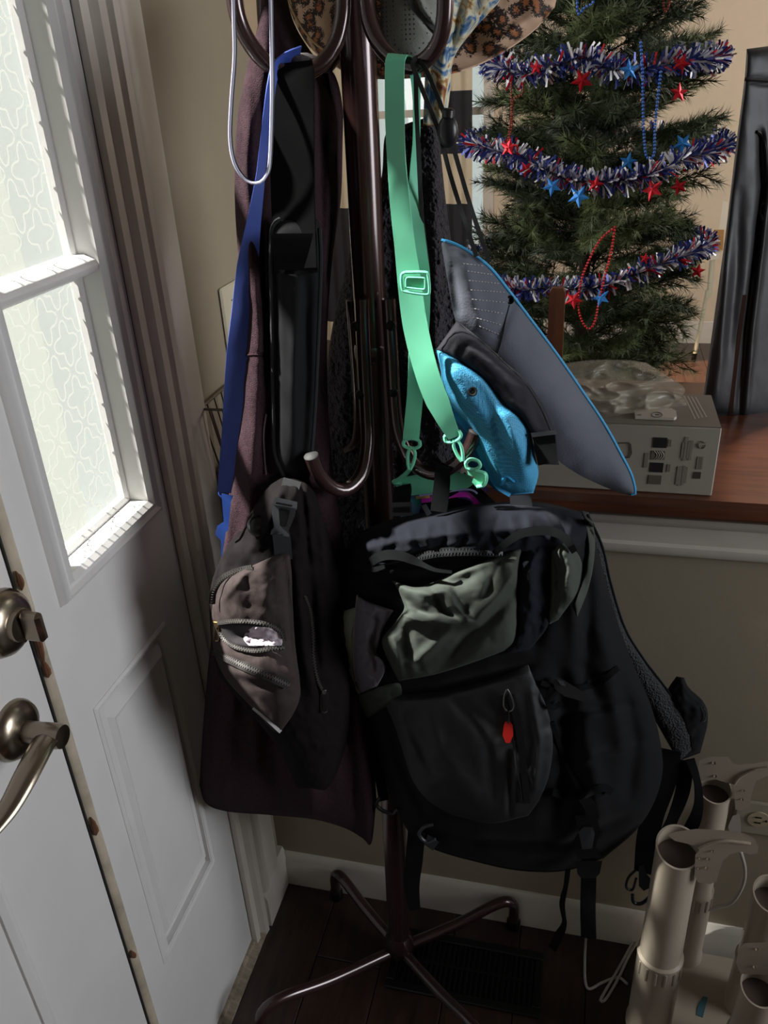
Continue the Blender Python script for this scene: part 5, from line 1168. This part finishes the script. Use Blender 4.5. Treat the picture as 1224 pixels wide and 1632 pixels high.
# crumpled clear plastic bag on the box
M_film = mat('clear_plastic_film', 'a39d8c', .25, trans=.70, coat=.3)
film = thing('plastic_bag', 'crumpled clear plastic bag lying on top of the printed box', 'plastic bag', ((xl+xr)/2+.05, (yb0+yb1)/2, zt))
def crump(px, py, U, V):
    return .022*(1-np.abs(vn(px/60+py/30, py/22-px/90, 3)))**3+.010*(1-np.abs(vn(px/30-py/25, py/12+px/60, 5)))**4
ym = (yb0+yb1)/2
sculpt('film', [(880, 582, ym+.05), (890, 610, ym+.01), (905, 640, ym-.02), (925, 668, yb0+.03)], [(1030, 578, ym+.09), (1062, 598, ym+.06), (1092, 622, ym+.04), (1062, 652, yb0+.05)], M_film, parent=film,
    T=[(880, 582, ym+.05), (940, 574, ym+.06), (1000, 574, ym+.08), (1030, 578, ym+.09)], B=[(925, 668, yb0+.03), (980, 662, yb0+.03), (1030, 655, yb0+.04), (1062, 652, yb0+.05)], nu=60, nv=50, tf=.02, tb=.01, pw=(4, .5), cap=(4, .5), relief=crump)
sculpt('film_fold', [(895, 600, ym), (915, 630, ym-.03), (930, 664, yb0+.02)], [(1020, 610, ym), (1085, 632, ym), (1095, 646, ym-.03)], M_film, parent=film, nu=50, nv=40, tf=.016, tb=.006, pw=(4, .5), cap=(4, .5), relief=crump)

# black fabric garment case standing on the ledge at right
M_case = mat('black_coated_fabric', '222326', .45, bump=('noise', 30, .25, .004))
gc = thing('garment_case', 'tall black fabric case standing on the ledge at the right edge', 'case', PZ(1200, 674, ZL))
ycs = float(PZ(1150, 668, ZL)[1])
sculpt('shell', [(1190, 78, ycs), (1186, 130, ycs), (1172, 240, ycs), (1158, 360, ycs), (1143, 470, ycs), (1128, 580, ycs), (1117, 658, ycs)], [(1330, 60, ycs+.1), (1335, 180, ycs+.1), (1330, 300, ycs+.1), (1320, 420, ycs+.1), (1312, 520, ycs+.1), (1300, 600, ycs+.1), (1290, 690, ycs+.1)], M_case, parent=gc,
    nu=60, nv=100, tf=.02, tb=.10, pw=(8, .4), cap=(30, .5), nz=(.002, 40, 3, 3),
    strokes=[([(1212, 210), (1216, 300), (1205, 400), (1190, 520), (1178, 668)], -.012, 5), ([(1222, 210), (1226, 300), (1214, 400), (1199, 520), (1187, 668)], .008, 5), ([(1186, 128), (1230, 132), (1300, 134)], -.006, 4), ([(1160, 420), (1150, 540), (1140, 640)], .008, 10), ([(1180, 300), (1172, 440), (1160, 560)], -.006, 9)])
csb = BV['shell']
mb = MB(); P_ = drape(csb, [(1206, 210), (1212, 214), (1219, 235), (1220, 290), (1210, 370), (1200, 440)], 40, .002); mb.tube(P_, .0022, 6); part(mb, 'seam_piping', M_blk, gc)
mb = MB(); P_ = drape(csb, [(1188, 126), (1206, 127), (1228, 129)], 14, .002); mb.tube(P_, .0028, 6); part(mb, 'seam_piping', M_case, gc)
mb = MB(); P_ = drape(csb, [(1217, 322), (1212, 336), (1216, 350)], 10, .003); mb.tube(P_, .0022, 6); part(mb, 'metal_clip', mat('steel', '8b8a88', .3, metal=1), gc)
mb = MB(); P_ = drape(csb, [(1187, 470), (1175, 560), (1164, 664)], 30, .001); mb.ribbon(P_, .006, view_side(P_), .003); part(mb, 'binding', mat('brown_binding', '4a332b', .5), gc)

# floor register
rx0, rx1, ry0, ry1 = -.017, .270, -.066, .060
rg = thing('floor_register', 'black metal floor register behind the rack base', 'floor vent', ((rx0+rx1)/2, (ry0+ry1)/2, 0))
M_reg = mat('black_register', '0d0c0c', .5, metal=.3)
mb = MB(); t_ = .016
mb.box((rx0, ry0, 0), (rx1, ry0+t_, .007), .002); mb.box((rx0, ry1-t_, 0), (rx1, ry1, .007), .002); mb.box((rx0, ry0+t_, 0), (rx0+t_, ry1-t_, .007), .002); mb.box((rx1-t_, ry0+t_, 0), (rx1, ry1-t_, .007), .002)
part(mb, 'frame', M_reg, rg)
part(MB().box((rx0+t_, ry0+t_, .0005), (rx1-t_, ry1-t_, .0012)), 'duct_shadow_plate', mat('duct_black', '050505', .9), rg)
part(MB().box((rx0+t_, (ry0+ry1)/2-.003, .001), (rx1-t_, (ry0+ry1)/2+.003, .006)), 'crossbar', M_reg, rg)
n_ = 26
sl0 = None
for k in range(n_):
    xx = rx0+t_+(rx1-rx0-2*t_)*(k+.5)/n_
    for a, b_ in ((ry0+t_, (ry0+ry1)/2-.003), ((ry0+ry1)/2+.003, ry1-t_)):
        part(MB().box((xx-.002, a, .001), (xx+.002, b_, .0055)), 'slat', M_reg, rg, smooth=False)

# boot dryer
M_boot = mat('cream_dryer_plastic', 'a79c8c', .35, bump=('noise', 40, .05), coat=.2); M_in = mat('tube_inside', '4a3d36', .6)
pA = PZ(1047, 1632, .06); yA = float(pA[1]); xA = float(PY(1082, 1345, yA)[0]); zA = float(PY(1082, 1350, yA)[2])
yBt = .075; tB = PY(1140, 1256, yBt); yC = -.11; tC = PY(1212, 1570, yC); yD = .0; tD = PY(1231, 1425, yD)
dr = thing('boot_dryer', 'cream plastic boot dryer with four upright tubes on the floor at right', 'boot dryer', (xA+.07, yA+.05, 0))
cxb, cyb = (xA+tC[0])/2+.035, (yC+yBt)/2-.012
def rr_poly(cx, cy, hx, hy, r, n=8):
    out = []
    for sx, sy, a0 in ((1, 1, 0), (-1, 1, PI/2), (-1, -1, PI), (1, -1, 1.5*PI)):
        for k in range(n+1):
            a = a0+PI/2*k/n; out.append((cx+sx*(hx-r)+r*math.cos(a), cy+sy*(hy-r)+r*math.sin(a)))
    return out
hx_, hy_ = .115, .115
mb = MB()
lv_ = [(1.0, 0), (1.0, .045), (.985, .054), (.96, .058)]
V = []; pl = rr_poly(0, 0, hx_, hy_, .07); n_ = len(pl)
for s_, z in lv_: V += [(cxb+a*s_, cyb+b_*s_, z) for a, b_ in pl]
Fc = [(i*n_+k, i*n_+(k+1) % n_, (i+1)*n_+(k+1) % n_, (i+1)*n_+k) for i in range(len(lv_)-1) for k in range(n_)]+[tuple(range(n_))[::-1], tuple((len(lv_)-1)*n_+k for k in range(n_))]
mb.add(V, Fc); part(mb, 'base', M_boot, dr)
def dryer_tube(cx, cy, zt_, r, sleeve=True, bracket=None):
    mb = MB(); zs = .056
    prof = [(r*1.22, zs), (r*1.22, zs+.012), (r*1.14, zs+.016), (r*1.12, zs+(zt_-zs)*.42), (r*1.15, zs+(zt_-zs)*.425), (r*1.15, zs+(zt_-zs)*.44), (r*1.03, zs+(zt_-zs)*.45), (r, zs+(zt_-zs)*.7), (r, zt_-.012), (r*1.02, zt_), (r*.93, zt_), (r*.93, zt_-.10), (0, zt_-.10)]
    # mouth cut slanting: lower towards the viewer
    mb.lathe((cx, cy, 0), (0, 0, 1), prof, 40)
    V = np.array(mb.V)
    top = V[:, 2] > zt_-.02
    V[top, 2] += (V[top, 1]-cy)*.35
    mb.V = [tuple(v) for v in V]
    o = part(mb, 'tube', M_boot, dr)
    for k in range(6):
        a = -PI/2+(k-2.5)*.42; rr2 = r*1.13
        part(MB().box((cx+rr2*math.cos(a)-.0018, cy+rr2*math.sin(a)-.0018, zs+(zt_-zs)*.36), (cx+rr2*math.cos(a)+.0018, cy+rr2*math.sin(a)+.0018, zs+(zt_-zs)*.43), .0008), 'grip_rib', M_boot, o)
    part(MB().lathe((cx, cy, zt_-.09), (0, 0, 1), [(r*.925, 0), (r*.925, .085-.012)], 32), 'tube_lining', M_in, o)
    return o
dryer_tube(xA, yA, zA, .031)
dryer_tube(float(tB[0]), yBt, float(tB[2]), .025)
dryer_tube(float(tC[0]), yC, float(tC[2])-.004, .027)
dryer_tube(float(tD[0]), yD, float(tD[2]), .028)
def bracket(poly, y, th, holes=(), lip=None, par=dr):
    mb = MB(); plate(mb, poly, y, th); o = part(mb, 'boot_bracket', M_boot, par)
    for hx, hy, hr in holes:
        c = PY(hx, hy, y-.001); d = unit(CAM-c); part(MB().lathe(c, d, [(hr, -.0005), (hr*.9, .0008), (hr*.6, .0002), (0, 0)], 14), 'screw_boss', mat('tan_boss', '8a7c68', .4), o)
    if lip: 
        mb = MB(); pipe(mb, [(a, b_, y-.002) for a, b_ in lip], .0022, 30, 8); part(mb, 'bracket_lip', M_boot, o)
    return o
yb_ = yA-.02
bracket([(1062, 1330), (1080, 1325), (1110, 1321), (1150, 1323), (1185, 1328), (1202, 1336), (1209, 1350), (1207, 1360), (1196, 1362), (1180, 1357), (1163, 1362), (1152, 1372), (1146, 1390), (1142, 1405), (1132, 1409), (1112, 1406), (1107, 1395), (1108, 1362), (1118, 1352), (1100, 1346), (1075, 1340)], yA-.028, .012,
        holes=((1129, 1369, .0028), (1127, 1383, .0028), (1136, 1357, .0022), (1116, 1368, .002), (1114, 1384, .002)), lip=[(1115, 1352), (1130, 1345), (1155, 1340), (1185, 1343), (1196, 1345)])
bracket([(1114, 1212), (1132, 1206), (1160, 1206), (1168, 1216), (1176, 1219), (1200, 1217), (1224, 1213), (1260, 1212), (1260, 1238), (1224, 1236), (1205, 1245), (1199, 1262), (1195, 1285), (1182, 1292), (1172, 1290), (1170, 1262), (1166, 1250), (1140, 1242), (1112, 1246)], yBt-.015, .012,
        holes=((1138, 1216, .003), (1140, 1237, .0028), (1185, 1260, .0022), (1183, 1274, .0022)), lip=[(1170, 1250), (1180, 1238), (1200, 1228), (1224, 1224)])
bracket([(1178, 1510), (1188, 1503), (1224, 1502), (1260, 1502), (1260, 1556), (1224, 1554), (1180, 1552), (1173, 1535)], yC+.012, .012, holes=((1207, 1513, .0032), (1203, 1541, .0030)))
mb = MB(); plate(mb, [(1168, 1300), (1178, 1297), (1181, 1312), (1181, 1330), (1166, 1332), (1160, 1318)], .10, .02); pg = thing('power_plug', 'white power plug with cable beside the rear dryer tube', 'plug', PY(1172, 1332, .10)); part(mb, 'plug_body', mat('white_cable_plastic', 'a9a19a', .4), pg)
# sticker on the base
stp = [PZ(a, b_, .0585) for a, b_ in [(1112, 1604), (1120, 1588), (1128, 1590), (1120, 1622), (1110, 1618)]]
mb = MB(); mb.prism(stp, (0, 0, .0008)); part(mb, 'blue_sticker', mat('sticker_blue', '3d6470', .5), dr)
# cables
M_cable = mat('white_cable_plastic', 'a9a19a', .4)
def cable(pts, r=.0026, label=None):
    P = np.array([PZ(a, b_, z) if z is not None else None for a, b_, z in pts]); P = cr(P, 60); mb = MB(); mb.tube(P, r, 10)
    o = mb.obj('power_cable', M_cable, smooth=True); return tag(o, label, 'cable', )
cable([(934, 1496, .01), (932, 1530, .004), (933, 1565, .003), (940, 1576, .003), (960, 1566, .003), (985, 1558, .004), (1000, 1568, .01)], label='white cable making the sharp bend left of the dryer base')
cable([(948, 1484, .003), (975, 1484, .003), (1000, 1490, .003), (1030, 1496, .003)], label='white cable running along the floor to the dryer')
cable([(1032, 1455, .02), (1012, 1495, .012), (985, 1545, .006), (962, 1584, .003), (957, 1596, .003), (966, 1592, .003), (985, 1560, .006), (1004, 1520, .010), (1018, 1500, .012), (1034, 1496, .012)], label='white cable folded in a narrow loop left of the dryer')
P_ = cr([PY(1180, 1356, .06), PY(1187, 1385, .06), PY(1183, 1412, .06), PY(1166, 1438, .06), PY(1140, 1447, .06), PY(1118, 1452, .06)], 40)
tag(MB().tube(P_, .0032, 10).obj('power_cable', M_cable, smooth=True), 'white cable curving down from the front boot bracket', 'cable')
cable([(1112, 1500, .003), (1134, 1522, .003), (1155, 1527, .003), (1200, 1528, .003)], label='white cable on the floor behind the dryer tubes')
# wall outlet
oc = PY(1200, 1302, YW-.004)
ot = thing('wall_outlet', 'cream electrical outlet on the half wall above the baseboard', 'outlet', oc)
part(MB().box((oc[0]-.030, YW-.007, oc[2]-.038), (oc[0]+.06, YW-.0005, oc[2]+.036), .003), 'plate', mat('outlet_cream', '9b9382', .45), ot)
for dx in (.008,):
    for dz in (.0, ):
        f_ = part(MB().lathe((oc[0]+dx, YW-.007, oc[2]+dz), (0, -1, 0), [(.017, 0), (.017, .002), (0, .0024)], 24), 'socket', mat('outlet_face', 'a59a80', .45), ot)
        for s_ in (-1, 1): part(MB().box((oc[0]+dx-.006, YW-.0105, oc[2]+s_*.006-.0009), (oc[0]+dx+.004, YW-.009, oc[2]+s_*.006+.0009)), 'slot', M_blk, f_)
        part(MB().ball((oc[0]+dx+.012, YW-.0095, oc[2]), .0022, 8), 'slot', M_blk, f_)

# ================================================================== FAR ROOM
# artificial tree
TY = 2.1
rows = [(-420, 935, .02), (-300, 935, .12), (-150, 932, .22), (0, 936, .27), (60, 938, .31), (110, 936, .37), (250, 930, .41), (330, 935, .36), (430, 940, .43), (520, 945, .42), (600, 950, .37), (680, 950, .25)]
rz = [(float(PY(cx, py, TY)[2]), float(PY(cx, py, TY)[0]), r) for py, cx, r in rows]
rz.sort()
zz_ = [a[0] for a in rz]; tree_r = lambda z: np.interp(z, zz_, [a[2] for a in rz]); TXc = float(PY(940, 300, TY)[0]); tree_x = lambda z: TXc
tree = thing('christmas_tree', 'artificial green pine tree with red, white and blue garlands in the next room', 'tree', (TXc, TY, 0))
M_bark = mat('tree_trunk', '2a1e15', .9, bump=('noise', 60, .6, .004))
part(MB().tube([(TXc, TY, 0), (TXc, TY, 1.0), (TXc, TY, zz_[-1])], [.022, .018, .006], 12), 'trunk', M_bark, tree)
mb = MB()
for k in range(4):
    a = k*PI/2+.4; mb.tube(cr([(TXc, TY, .12), (TXc+.1*math.cos(a), TY+.1*math.sin(a), .08), (TXc+.24*math.cos(a), TY+.24*math.sin(a), .01)], 10), .009, 8)
part(mb, 'tree_stand', M_blk, tree)
m_n = bpy.data.materials.new('pine_needles'); m_n.use_nodes = True; N, Lk, b = nodes(m_n); b.inputs['Roughness'].default_value = .55
oi = N.new('ShaderNodeObjectInfo'); r_ = N.new('ShaderNodeValToRGB'); e = r_.color_ramp; e.elements[0].color = srgb('1b2a1a'); e.elements[1].color = srgb('66754c'); x_ = e.elements.new(.6); x_.color = srgb('38492c')
Lk.new(oi.outputs['Random'], r_.inputs['Fac']); Lk.new(r_.outputs[0], b.inputs['Base Color'])
M_twig = mat('twig_brown', '3a2a1a', .9)
def make_branch(seed, L=.30, nt=9):
    R_ = random.Random(seed); mb = MB()
    spines = [(np.array([0, 0, 0.0]), np.array([L, 0, .015]))]
    for k in range(nt):
        t = .22+.68*k/nt; s_ = 1 if k % 2 else -1
        st = np.array([L*t, 0, .015*t]); ln = L*(.42-.18*t)
        spines.append((st, st+ln*np.array([.78, s_*.60, R_.uniform(-.15, .25)])))
    for a, b_ in spines:
        mb.mi = 1; mb.tube([a, b_], [.0026, .0012], 4, cap=False); mb.mi = 0
        d = b_-a; ln = np.linalg.norm(d); d = d/ln; s1 = unit(np.cross(d, [0, 0, 1])); s2 = np.cross(s1, d)
        for k in range(int(ln/.0016)):
            t = R_.random()
            pass
            p = a+(b_-a)*t; ang = R_.uniform(0, 2*PI); o = math.cos(ang)*s1+math.sin(ang)*s2
            nd = unit(d*R_.uniform(.5, 1.1)+o); nl = R_.uniform(.030, .052); w_ = unit(np.cross(nd, o+d*.3))*.0016
            mb.add([p-w_, p+w_, p+nd*nl], [(0, 1, 2)])
    me = bpy.data.meshes.new('branch'); me.from_pydata([tuple(float(c) for c in v) for v in mb.V], [], [tuple(f) for f in mb.F]); me.materials.append(m_n); me.materials.append(M_twig)
    me.polygons.foreach_set('material_index', np.array(mb.M, dtype=np.int32)); me.update(); return me
bms = [make_branch(s) for s in range(4)]
RB = random.Random(11); nb = 285; z0_, z1_ = .20, zz_[-1]-.05
k = 0; ga = 2.399963
cum = np.cumsum([max(.05, tree_r(z)) for z in np.linspace(z0_, z1_, 200)]); cum = cum/cum[-1]
for i in range(nb):
    z = float(np.interp((i+.5)/nb, cum, np.linspace(z0_, z1_, 200))); a = i*ga+RB.uniform(-.2, .2); R0 = float(tree_r(z))
    sc = RB.uniform(.85, 1.08)
    o = bpy.data.objects.new('branch', RB.choice(bms)); COL.objects.link(o); o.parent = tree
    L0 = .30*sc; start = max(0.0, R0*RB.uniform(.86, 1.05)-L0)
    if R0 < .3: L0 = R0; o_s = R0/.30
    else: o_s = sc
    o.location = (start*math.cos(a), start*math.sin(a), z-RB.uniform(-.02, .05))
    o.rotation_euler = (RB.uniform(-.6, .6), -RB.uniform(.0, .45), a+RB.uniform(-.15, .15)); o.scale = (o_s,)*3

# tinsel garlands
M_ts = mat('silver_foil', 'ccd0da', .35, metal=.15); M_tb = mat('blue_foil', '2c3c86', .3, metal=.4); M_tr = mat('red_foil', 'c01f30', .3, metal=.5); M_wir = mat('garland_core', '15172c', .6)
def star(mb, c, r, nrm, roll_, th=.004):
    n_ = unit(nrm); x = unit(np.cross(n_, [0, 0, 1])); y = np.cross(x, n_)
    pts = []
    for k in range(10):
        rad = r if k % 2 == 0 else r*.42; a = roll_+k*PI/5; pts.append(c+rad*(math.cos(a)*x+math.sin(a)*y))
    b_ = len(mb.V); front = c+n_*th; V = pts+[front, c-n_*th]
    Fc = [(k, (k+1) % 10, 10) for k in range(10)]+[((k+1) % 10, k, 11) for k in range(10)]
    mb.add(V, Fc)
def garland(line, label, stars_, seed, wid=.042):
    C_ = cr([(a, b_, 0) for a, b_ in line], 80); pts = []
    for px, py, _ in C_:
        z = float(PY(px, py, TY-.3)[2]); R0 = float(tree_r(z))+.005
        # place on the front of the crown where the line of sight meets it
        y = TY-.25
        for _k in range(8):
            p = PY(px, py, y); dx = p[0]-TXc; y = TY-math.sqrt(max(R0*R0-dx*dx, 0))
        pts.append(PY(px, py, y))
    pts = np.array(pts)
    l_, r2 = pts[0], pts[-1]; al = math.atan2(l_[1]-TY, l_[0]-TXc); ar = math.atan2(r2[1]-TY, r2[0]-TXc)
    back = []
    if al < 0: al += 2*PI
    for t in np.linspace(0, 1, 30)[1:]:
        a = ar+(al-ar)*t if False else ar+t*((al-ar) % (2*PI)); z = r2[2]*(1-t)+l_[2]*t; R0 = float(tree_r(z)); back.append((TXc+R0*math.cos(a), TY+R0*math.sin(a), z))
    G = thing('tinsel_garland', label, 'garland', pts[40], 'tinsel garlands on the tree')
    allp = np.vstack([pts, np.array(back)]); part(MB().tube(allp, .004, 6), 'core_wire', M_wir, G)
    R_ = random.Random(seed); T = np.gradient(allp, axis=0)
    seg_ = np.linalg.norm(np.diff(allp, axis=0), axis=1); cm = np.concatenate([[0], np.cumsum(seg_)]); tot = cm[-1]
    mbs = [MB(), MB(), MB()]
    for k in range(int(tot*1150)):
        s_ = R_.uniform(0, tot); i = min(int(np.searchsorted(cm, s_)), len(allp)-1); p = np.array([np.interp(s_, cm, allp[:, q_]) for q_ in range(3)])
        d = unit(T[i]); s1 = unit(np.cross(d, [0, 0, 1])); s2 = np.cross(s1, d); a = R_.uniform(0, 2*PI); o = unit(math.cos(a)*s1+math.sin(a)*s2+d*R_.uniform(-.5, .8))
        ln = R_.uniform(.7, 1.25)*wid; w_ = unit(np.cross(o, [R_.uniform(-1, 1), R_.uniform(-1, 1), R_.uniform(-1, 1)]))*.0032
        c_ = R_.random(); m_ = mbs[0 if c_ < .42 else (1 if c_ < .92 else 2)]
        m_.add([p+o*.004-w_, p+o*.004+w_, p+o*ln+w_, p+o*ln-w_], [(0, 1, 2, 3)])
    for m_, nm, mt in zip(mbs, ('silver_tinsel', 'blue_tinsel', 'red_tinsel'), (M_ts, M_tb, M_tr)):
        o = part(m_, nm, mt, G, smooth=False); o['kind'] = 'stuff'
    for sx, sy, colr, r in stars_:
        j = int(np.argmin((C_[:, 0]-sx)**2)); y = pts[j][1]-.035; c = PY(sx, sy, y); mb = MB(); star(mb, c, r, unit(CAM-c)+np.array([R_.uniform(-.5, .5), 0, R_.uniform(-.3, .3)]), R_.uniform(0, 1.2))
        o = part(mb, 'star', {'r': M_tr, 'b': mat('blue_star_foil', '2f7fd0', .35, metal=.4)}[colr], G, smooth=False); o['label'] = {'r': 'red foil star', 'b': 'blue foil star'}[colr]
garland([(782, 95), (800, 108), (830, 118), (865, 112), (900, 100), (930, 92), (965, 108), (1000, 115), (1040, 108), (1075, 100), (1090, 98)], 'topmost tinsel garland, nearly level across the tree',
        [(928, 128, 'r', .034), (1003, 112, 'b', .03), (1085, 102, 'r', .03), (1082, 148, 'r', .028), (855, 108, 'r', .022)], 1)
garland([(762, 232), (790, 240), (830, 250), (870, 272), (910, 287), (950, 290), (1000, 286), (1045, 275), (1080, 258), (1094, 250)], 'middle tinsel garland with the most stars, sagging across the tree',
        [(811, 235, 'r', .030), (838, 270, 'r', .026), (880, 297, 'b', .030), (922, 313, 'b', .034), (949, 294, 'r', .026), (1040, 302, 'r', .034), (1001, 258, 'b', .028), (1088, 229, 'b', .03), (1082, 298, 'r', .026)], 2)
garland([(812, 460), (840, 462), (880, 458), (915, 460), (950, 458), (990, 446), (1030, 430), (1070, 415), (1100, 402), (1116, 396)], 'lowest tinsel garland, rising to the right above the box',
        [(914, 478, 'r', .030), (958, 474, 'b', .030), (1028, 412, 'r', .018), (1112, 432, 'r', .026)], 3, .038)
def beads(line, m, label, y, r=.0042, name='bead_necklace'):
    C_ = cr([(a, b_, y) for a, b_ in line], 400); P = atY(C_[:, 0], C_[:, 1], C_[:, 2]); cm = np.concatenate([[0], np.cumsum(np.linalg.norm(np.diff(P, axis=0), axis=1))])
    mb = MB(); n_ = int(cm[-1]/(r*2.15))
    for k in range(n_+1):
        s_ = cm[-1]*k/n_; mb.ball([np.interp(s_, cm, P[:, q_]) for q_ in range(3)], r, 6)
    o = mb.obj(name, m, smooth=True); tag(o, label, 'necklace'); return o
M_rb = mat('red_beads', 'c2262b', .25, coat=.4); M_bb = mat('blue_beads', '2f62b8', .25, coat=.4); M_drb = mat('dark_red_beads', '7a2a1c', .35)
yT = TY-.46
o = beads([(980, 362), (957, 382), (940, 412), (927, 445), (922, 480), (926, 508), (938, 524), (948, 512), (955, 478), (964, 440), (974, 402), (980, 362)], M_rb, 'bright red bead necklace hanging in a long loop over the lowest garland', yT)
o = beads([(1021, 68), (1024, 120), (1025, 180), (1027, 225), (1031, 250), (1042, 246), (1044, 200), (1049, 150), (1053, 115)], M_bb, 'blue bead necklace hanging between the top and middle garlands', yT+.04)
o = beads([(920, -20), (920, 8), (922, 22), (932, 12), (945, 4), (950, -15)], M_bb, 'short blue bead loop near the top edge of the tree', TY-.32)
o = beads([(815, 132), (815, 180), (810, 225), (816, 200), (818, 160), (832, 150), (834, 132)], M_drb, 'dark red bead necklace at the left of the tree under the top garland', TY-.36, .0035)
o = beads([(1058, -20), (1057, 5), (1061, 18), (1066, 6), (1067, -20)], M_drb, 'dark red bead loop at the upper right of the tree', TY-.2, .0035)

# dining chair behind the ledge
M_chair = mat_wood('chair_walnut', '4a2a1c', '6b402a', .4, (8, 8, 1.5), 5)
yc_ = .92
ctop = PY(889, 458, yc_); ch = thing('dining_chair', 'dark brown wooden chair whose back post rises behind the sun hat', 'chair', (float(ctop[0]), yc_+.2, 0))
def post(x, y, zt_, lean, nm='back_post'):
    mb = MB(); V = []
    for z, dy, h in ((0, .06, .018), (.44, .0, .020), (.8, .0, .019), (zt_-.01, lean, .017), (zt_, lean, .012)):
        for sx, sy in ((-1, -1), (1, -1), (1, 1), (-1, 1)): V.append((x+sx*h, y+dy*-1+sy*h*.8, z))
    Fc = [(i*4+k, i*4+(k+1) % 4, (i+1)*4+(k+1) % 4, (i+1)*4+k) for i in range(4) for k in range(4)]+[(3, 2, 1, 0), (16, 17, 18, 19)]
    mb.add(V, Fc); return part(mb, nm, M_chair, ch)
xc_ = float(ctop[0]); zc_ = float(ctop[2])
post(xc_, yc_, zc_, .0); post(xc_-.40, yc_, zc_, .0)
part(MB().box((xc_-.385, yc_-.012, zc_-.30), (xc_-.018, yc_+.012, zc_-.24), .004), 'back_rail', M_chair, ch)
part(MB().box((xc_-.385, yc_-.012, zc_-.42), (xc_-.018, yc_+.012, zc_-.38), .004), 'back_rail', M_chair, ch)
part(MB().box((xc_-.42, yc_-.01, .44), (xc_+.02, yc_+.42, .475), .01), 'seat', M_chair, ch)
for sx in (-.40, 0): part(MB().box((xc_+sx-.018, yc_+.38, 0), (xc_+sx+.018, yc_+.416, .44), .004), 'leg', M_chair, ch)

# white floor stand with clamp between the tree and the case
ys = 3.45
st = thing('floor_stand', 'slim white stand with a wooden block and yellow lever beside the far wall', 'stand', PZ(1105, 575, 0))
ft = PZ(1105, 575, 0); ys = float(ft[1])
M_stw = mat('pale_green_white_tube', 'b3b6a2', .4)
part(MB().tube([ft+np.array([0, 0, .01]), PY(1128, 462, ys)], .011, 12), 'pole', M_stw, st)
part(MB().tube([PY(1130, 470, ys), PY(1136, 405, ys)], .014, 12), 'pole', M_stw, st)
part(MB().tube([ft, ft+np.array([0.003, 0, .045])], .013, 12), 'rubber_foot', M_blk, st)
mb = MB(); plate(mb, [(1126, 466), (1134, 464), (1133, 474), (1126, 475)], ys-.015, .03); part(mb, 'collar', M_stw, st)
mb = MB(); plate(mb, [(1120, 391), (1148, 394), (1146, 412), (1132, 415), (1123, 405)], ys-.02, .05); part(mb, 'clamp_body', mat('white_clamp', 'c9c4b8', .5), st)
mb = MB(); plate(mb, [(1138, 366), (1154, 366), (1152, 399), (1136, 397)], ys-.04, .08); part(mb, 'wood_block', mat('raw_pine', '9a7342', .7), st)
mb = MB(); plate(mb, [(1108, 380), (1137, 381), (1137, 389), (1112, 390)], ys-.03, .03); part(mb, 'lever_arm', M_blk, st)
mb = MB(); pipe(mb, [(1088, 374, ys-.02), (1100, 374, ys-.02), (1110, 380, ys-.02), (1115, 390, ys-.02)], .0075, 16, 8); part(mb, 'lever_grip', mat('yellow_rubber', 'a88f2a', .5), st)
mb = MB(); pipe(mb, [(1078, 384, ys-.03), (1095, 384, ys-.03), (1115, 387, ys-.03)], .006, 10, 8); part(mb, 'lever_arm', M_blk, st)
mb = MB(); plate(mb, [(1152, 320), (1160, 322), (1158, 368), (1146, 366)], ys, .04); part(mb, 'upright_board', mat('white_board', 'cfc9bb', .6), st)
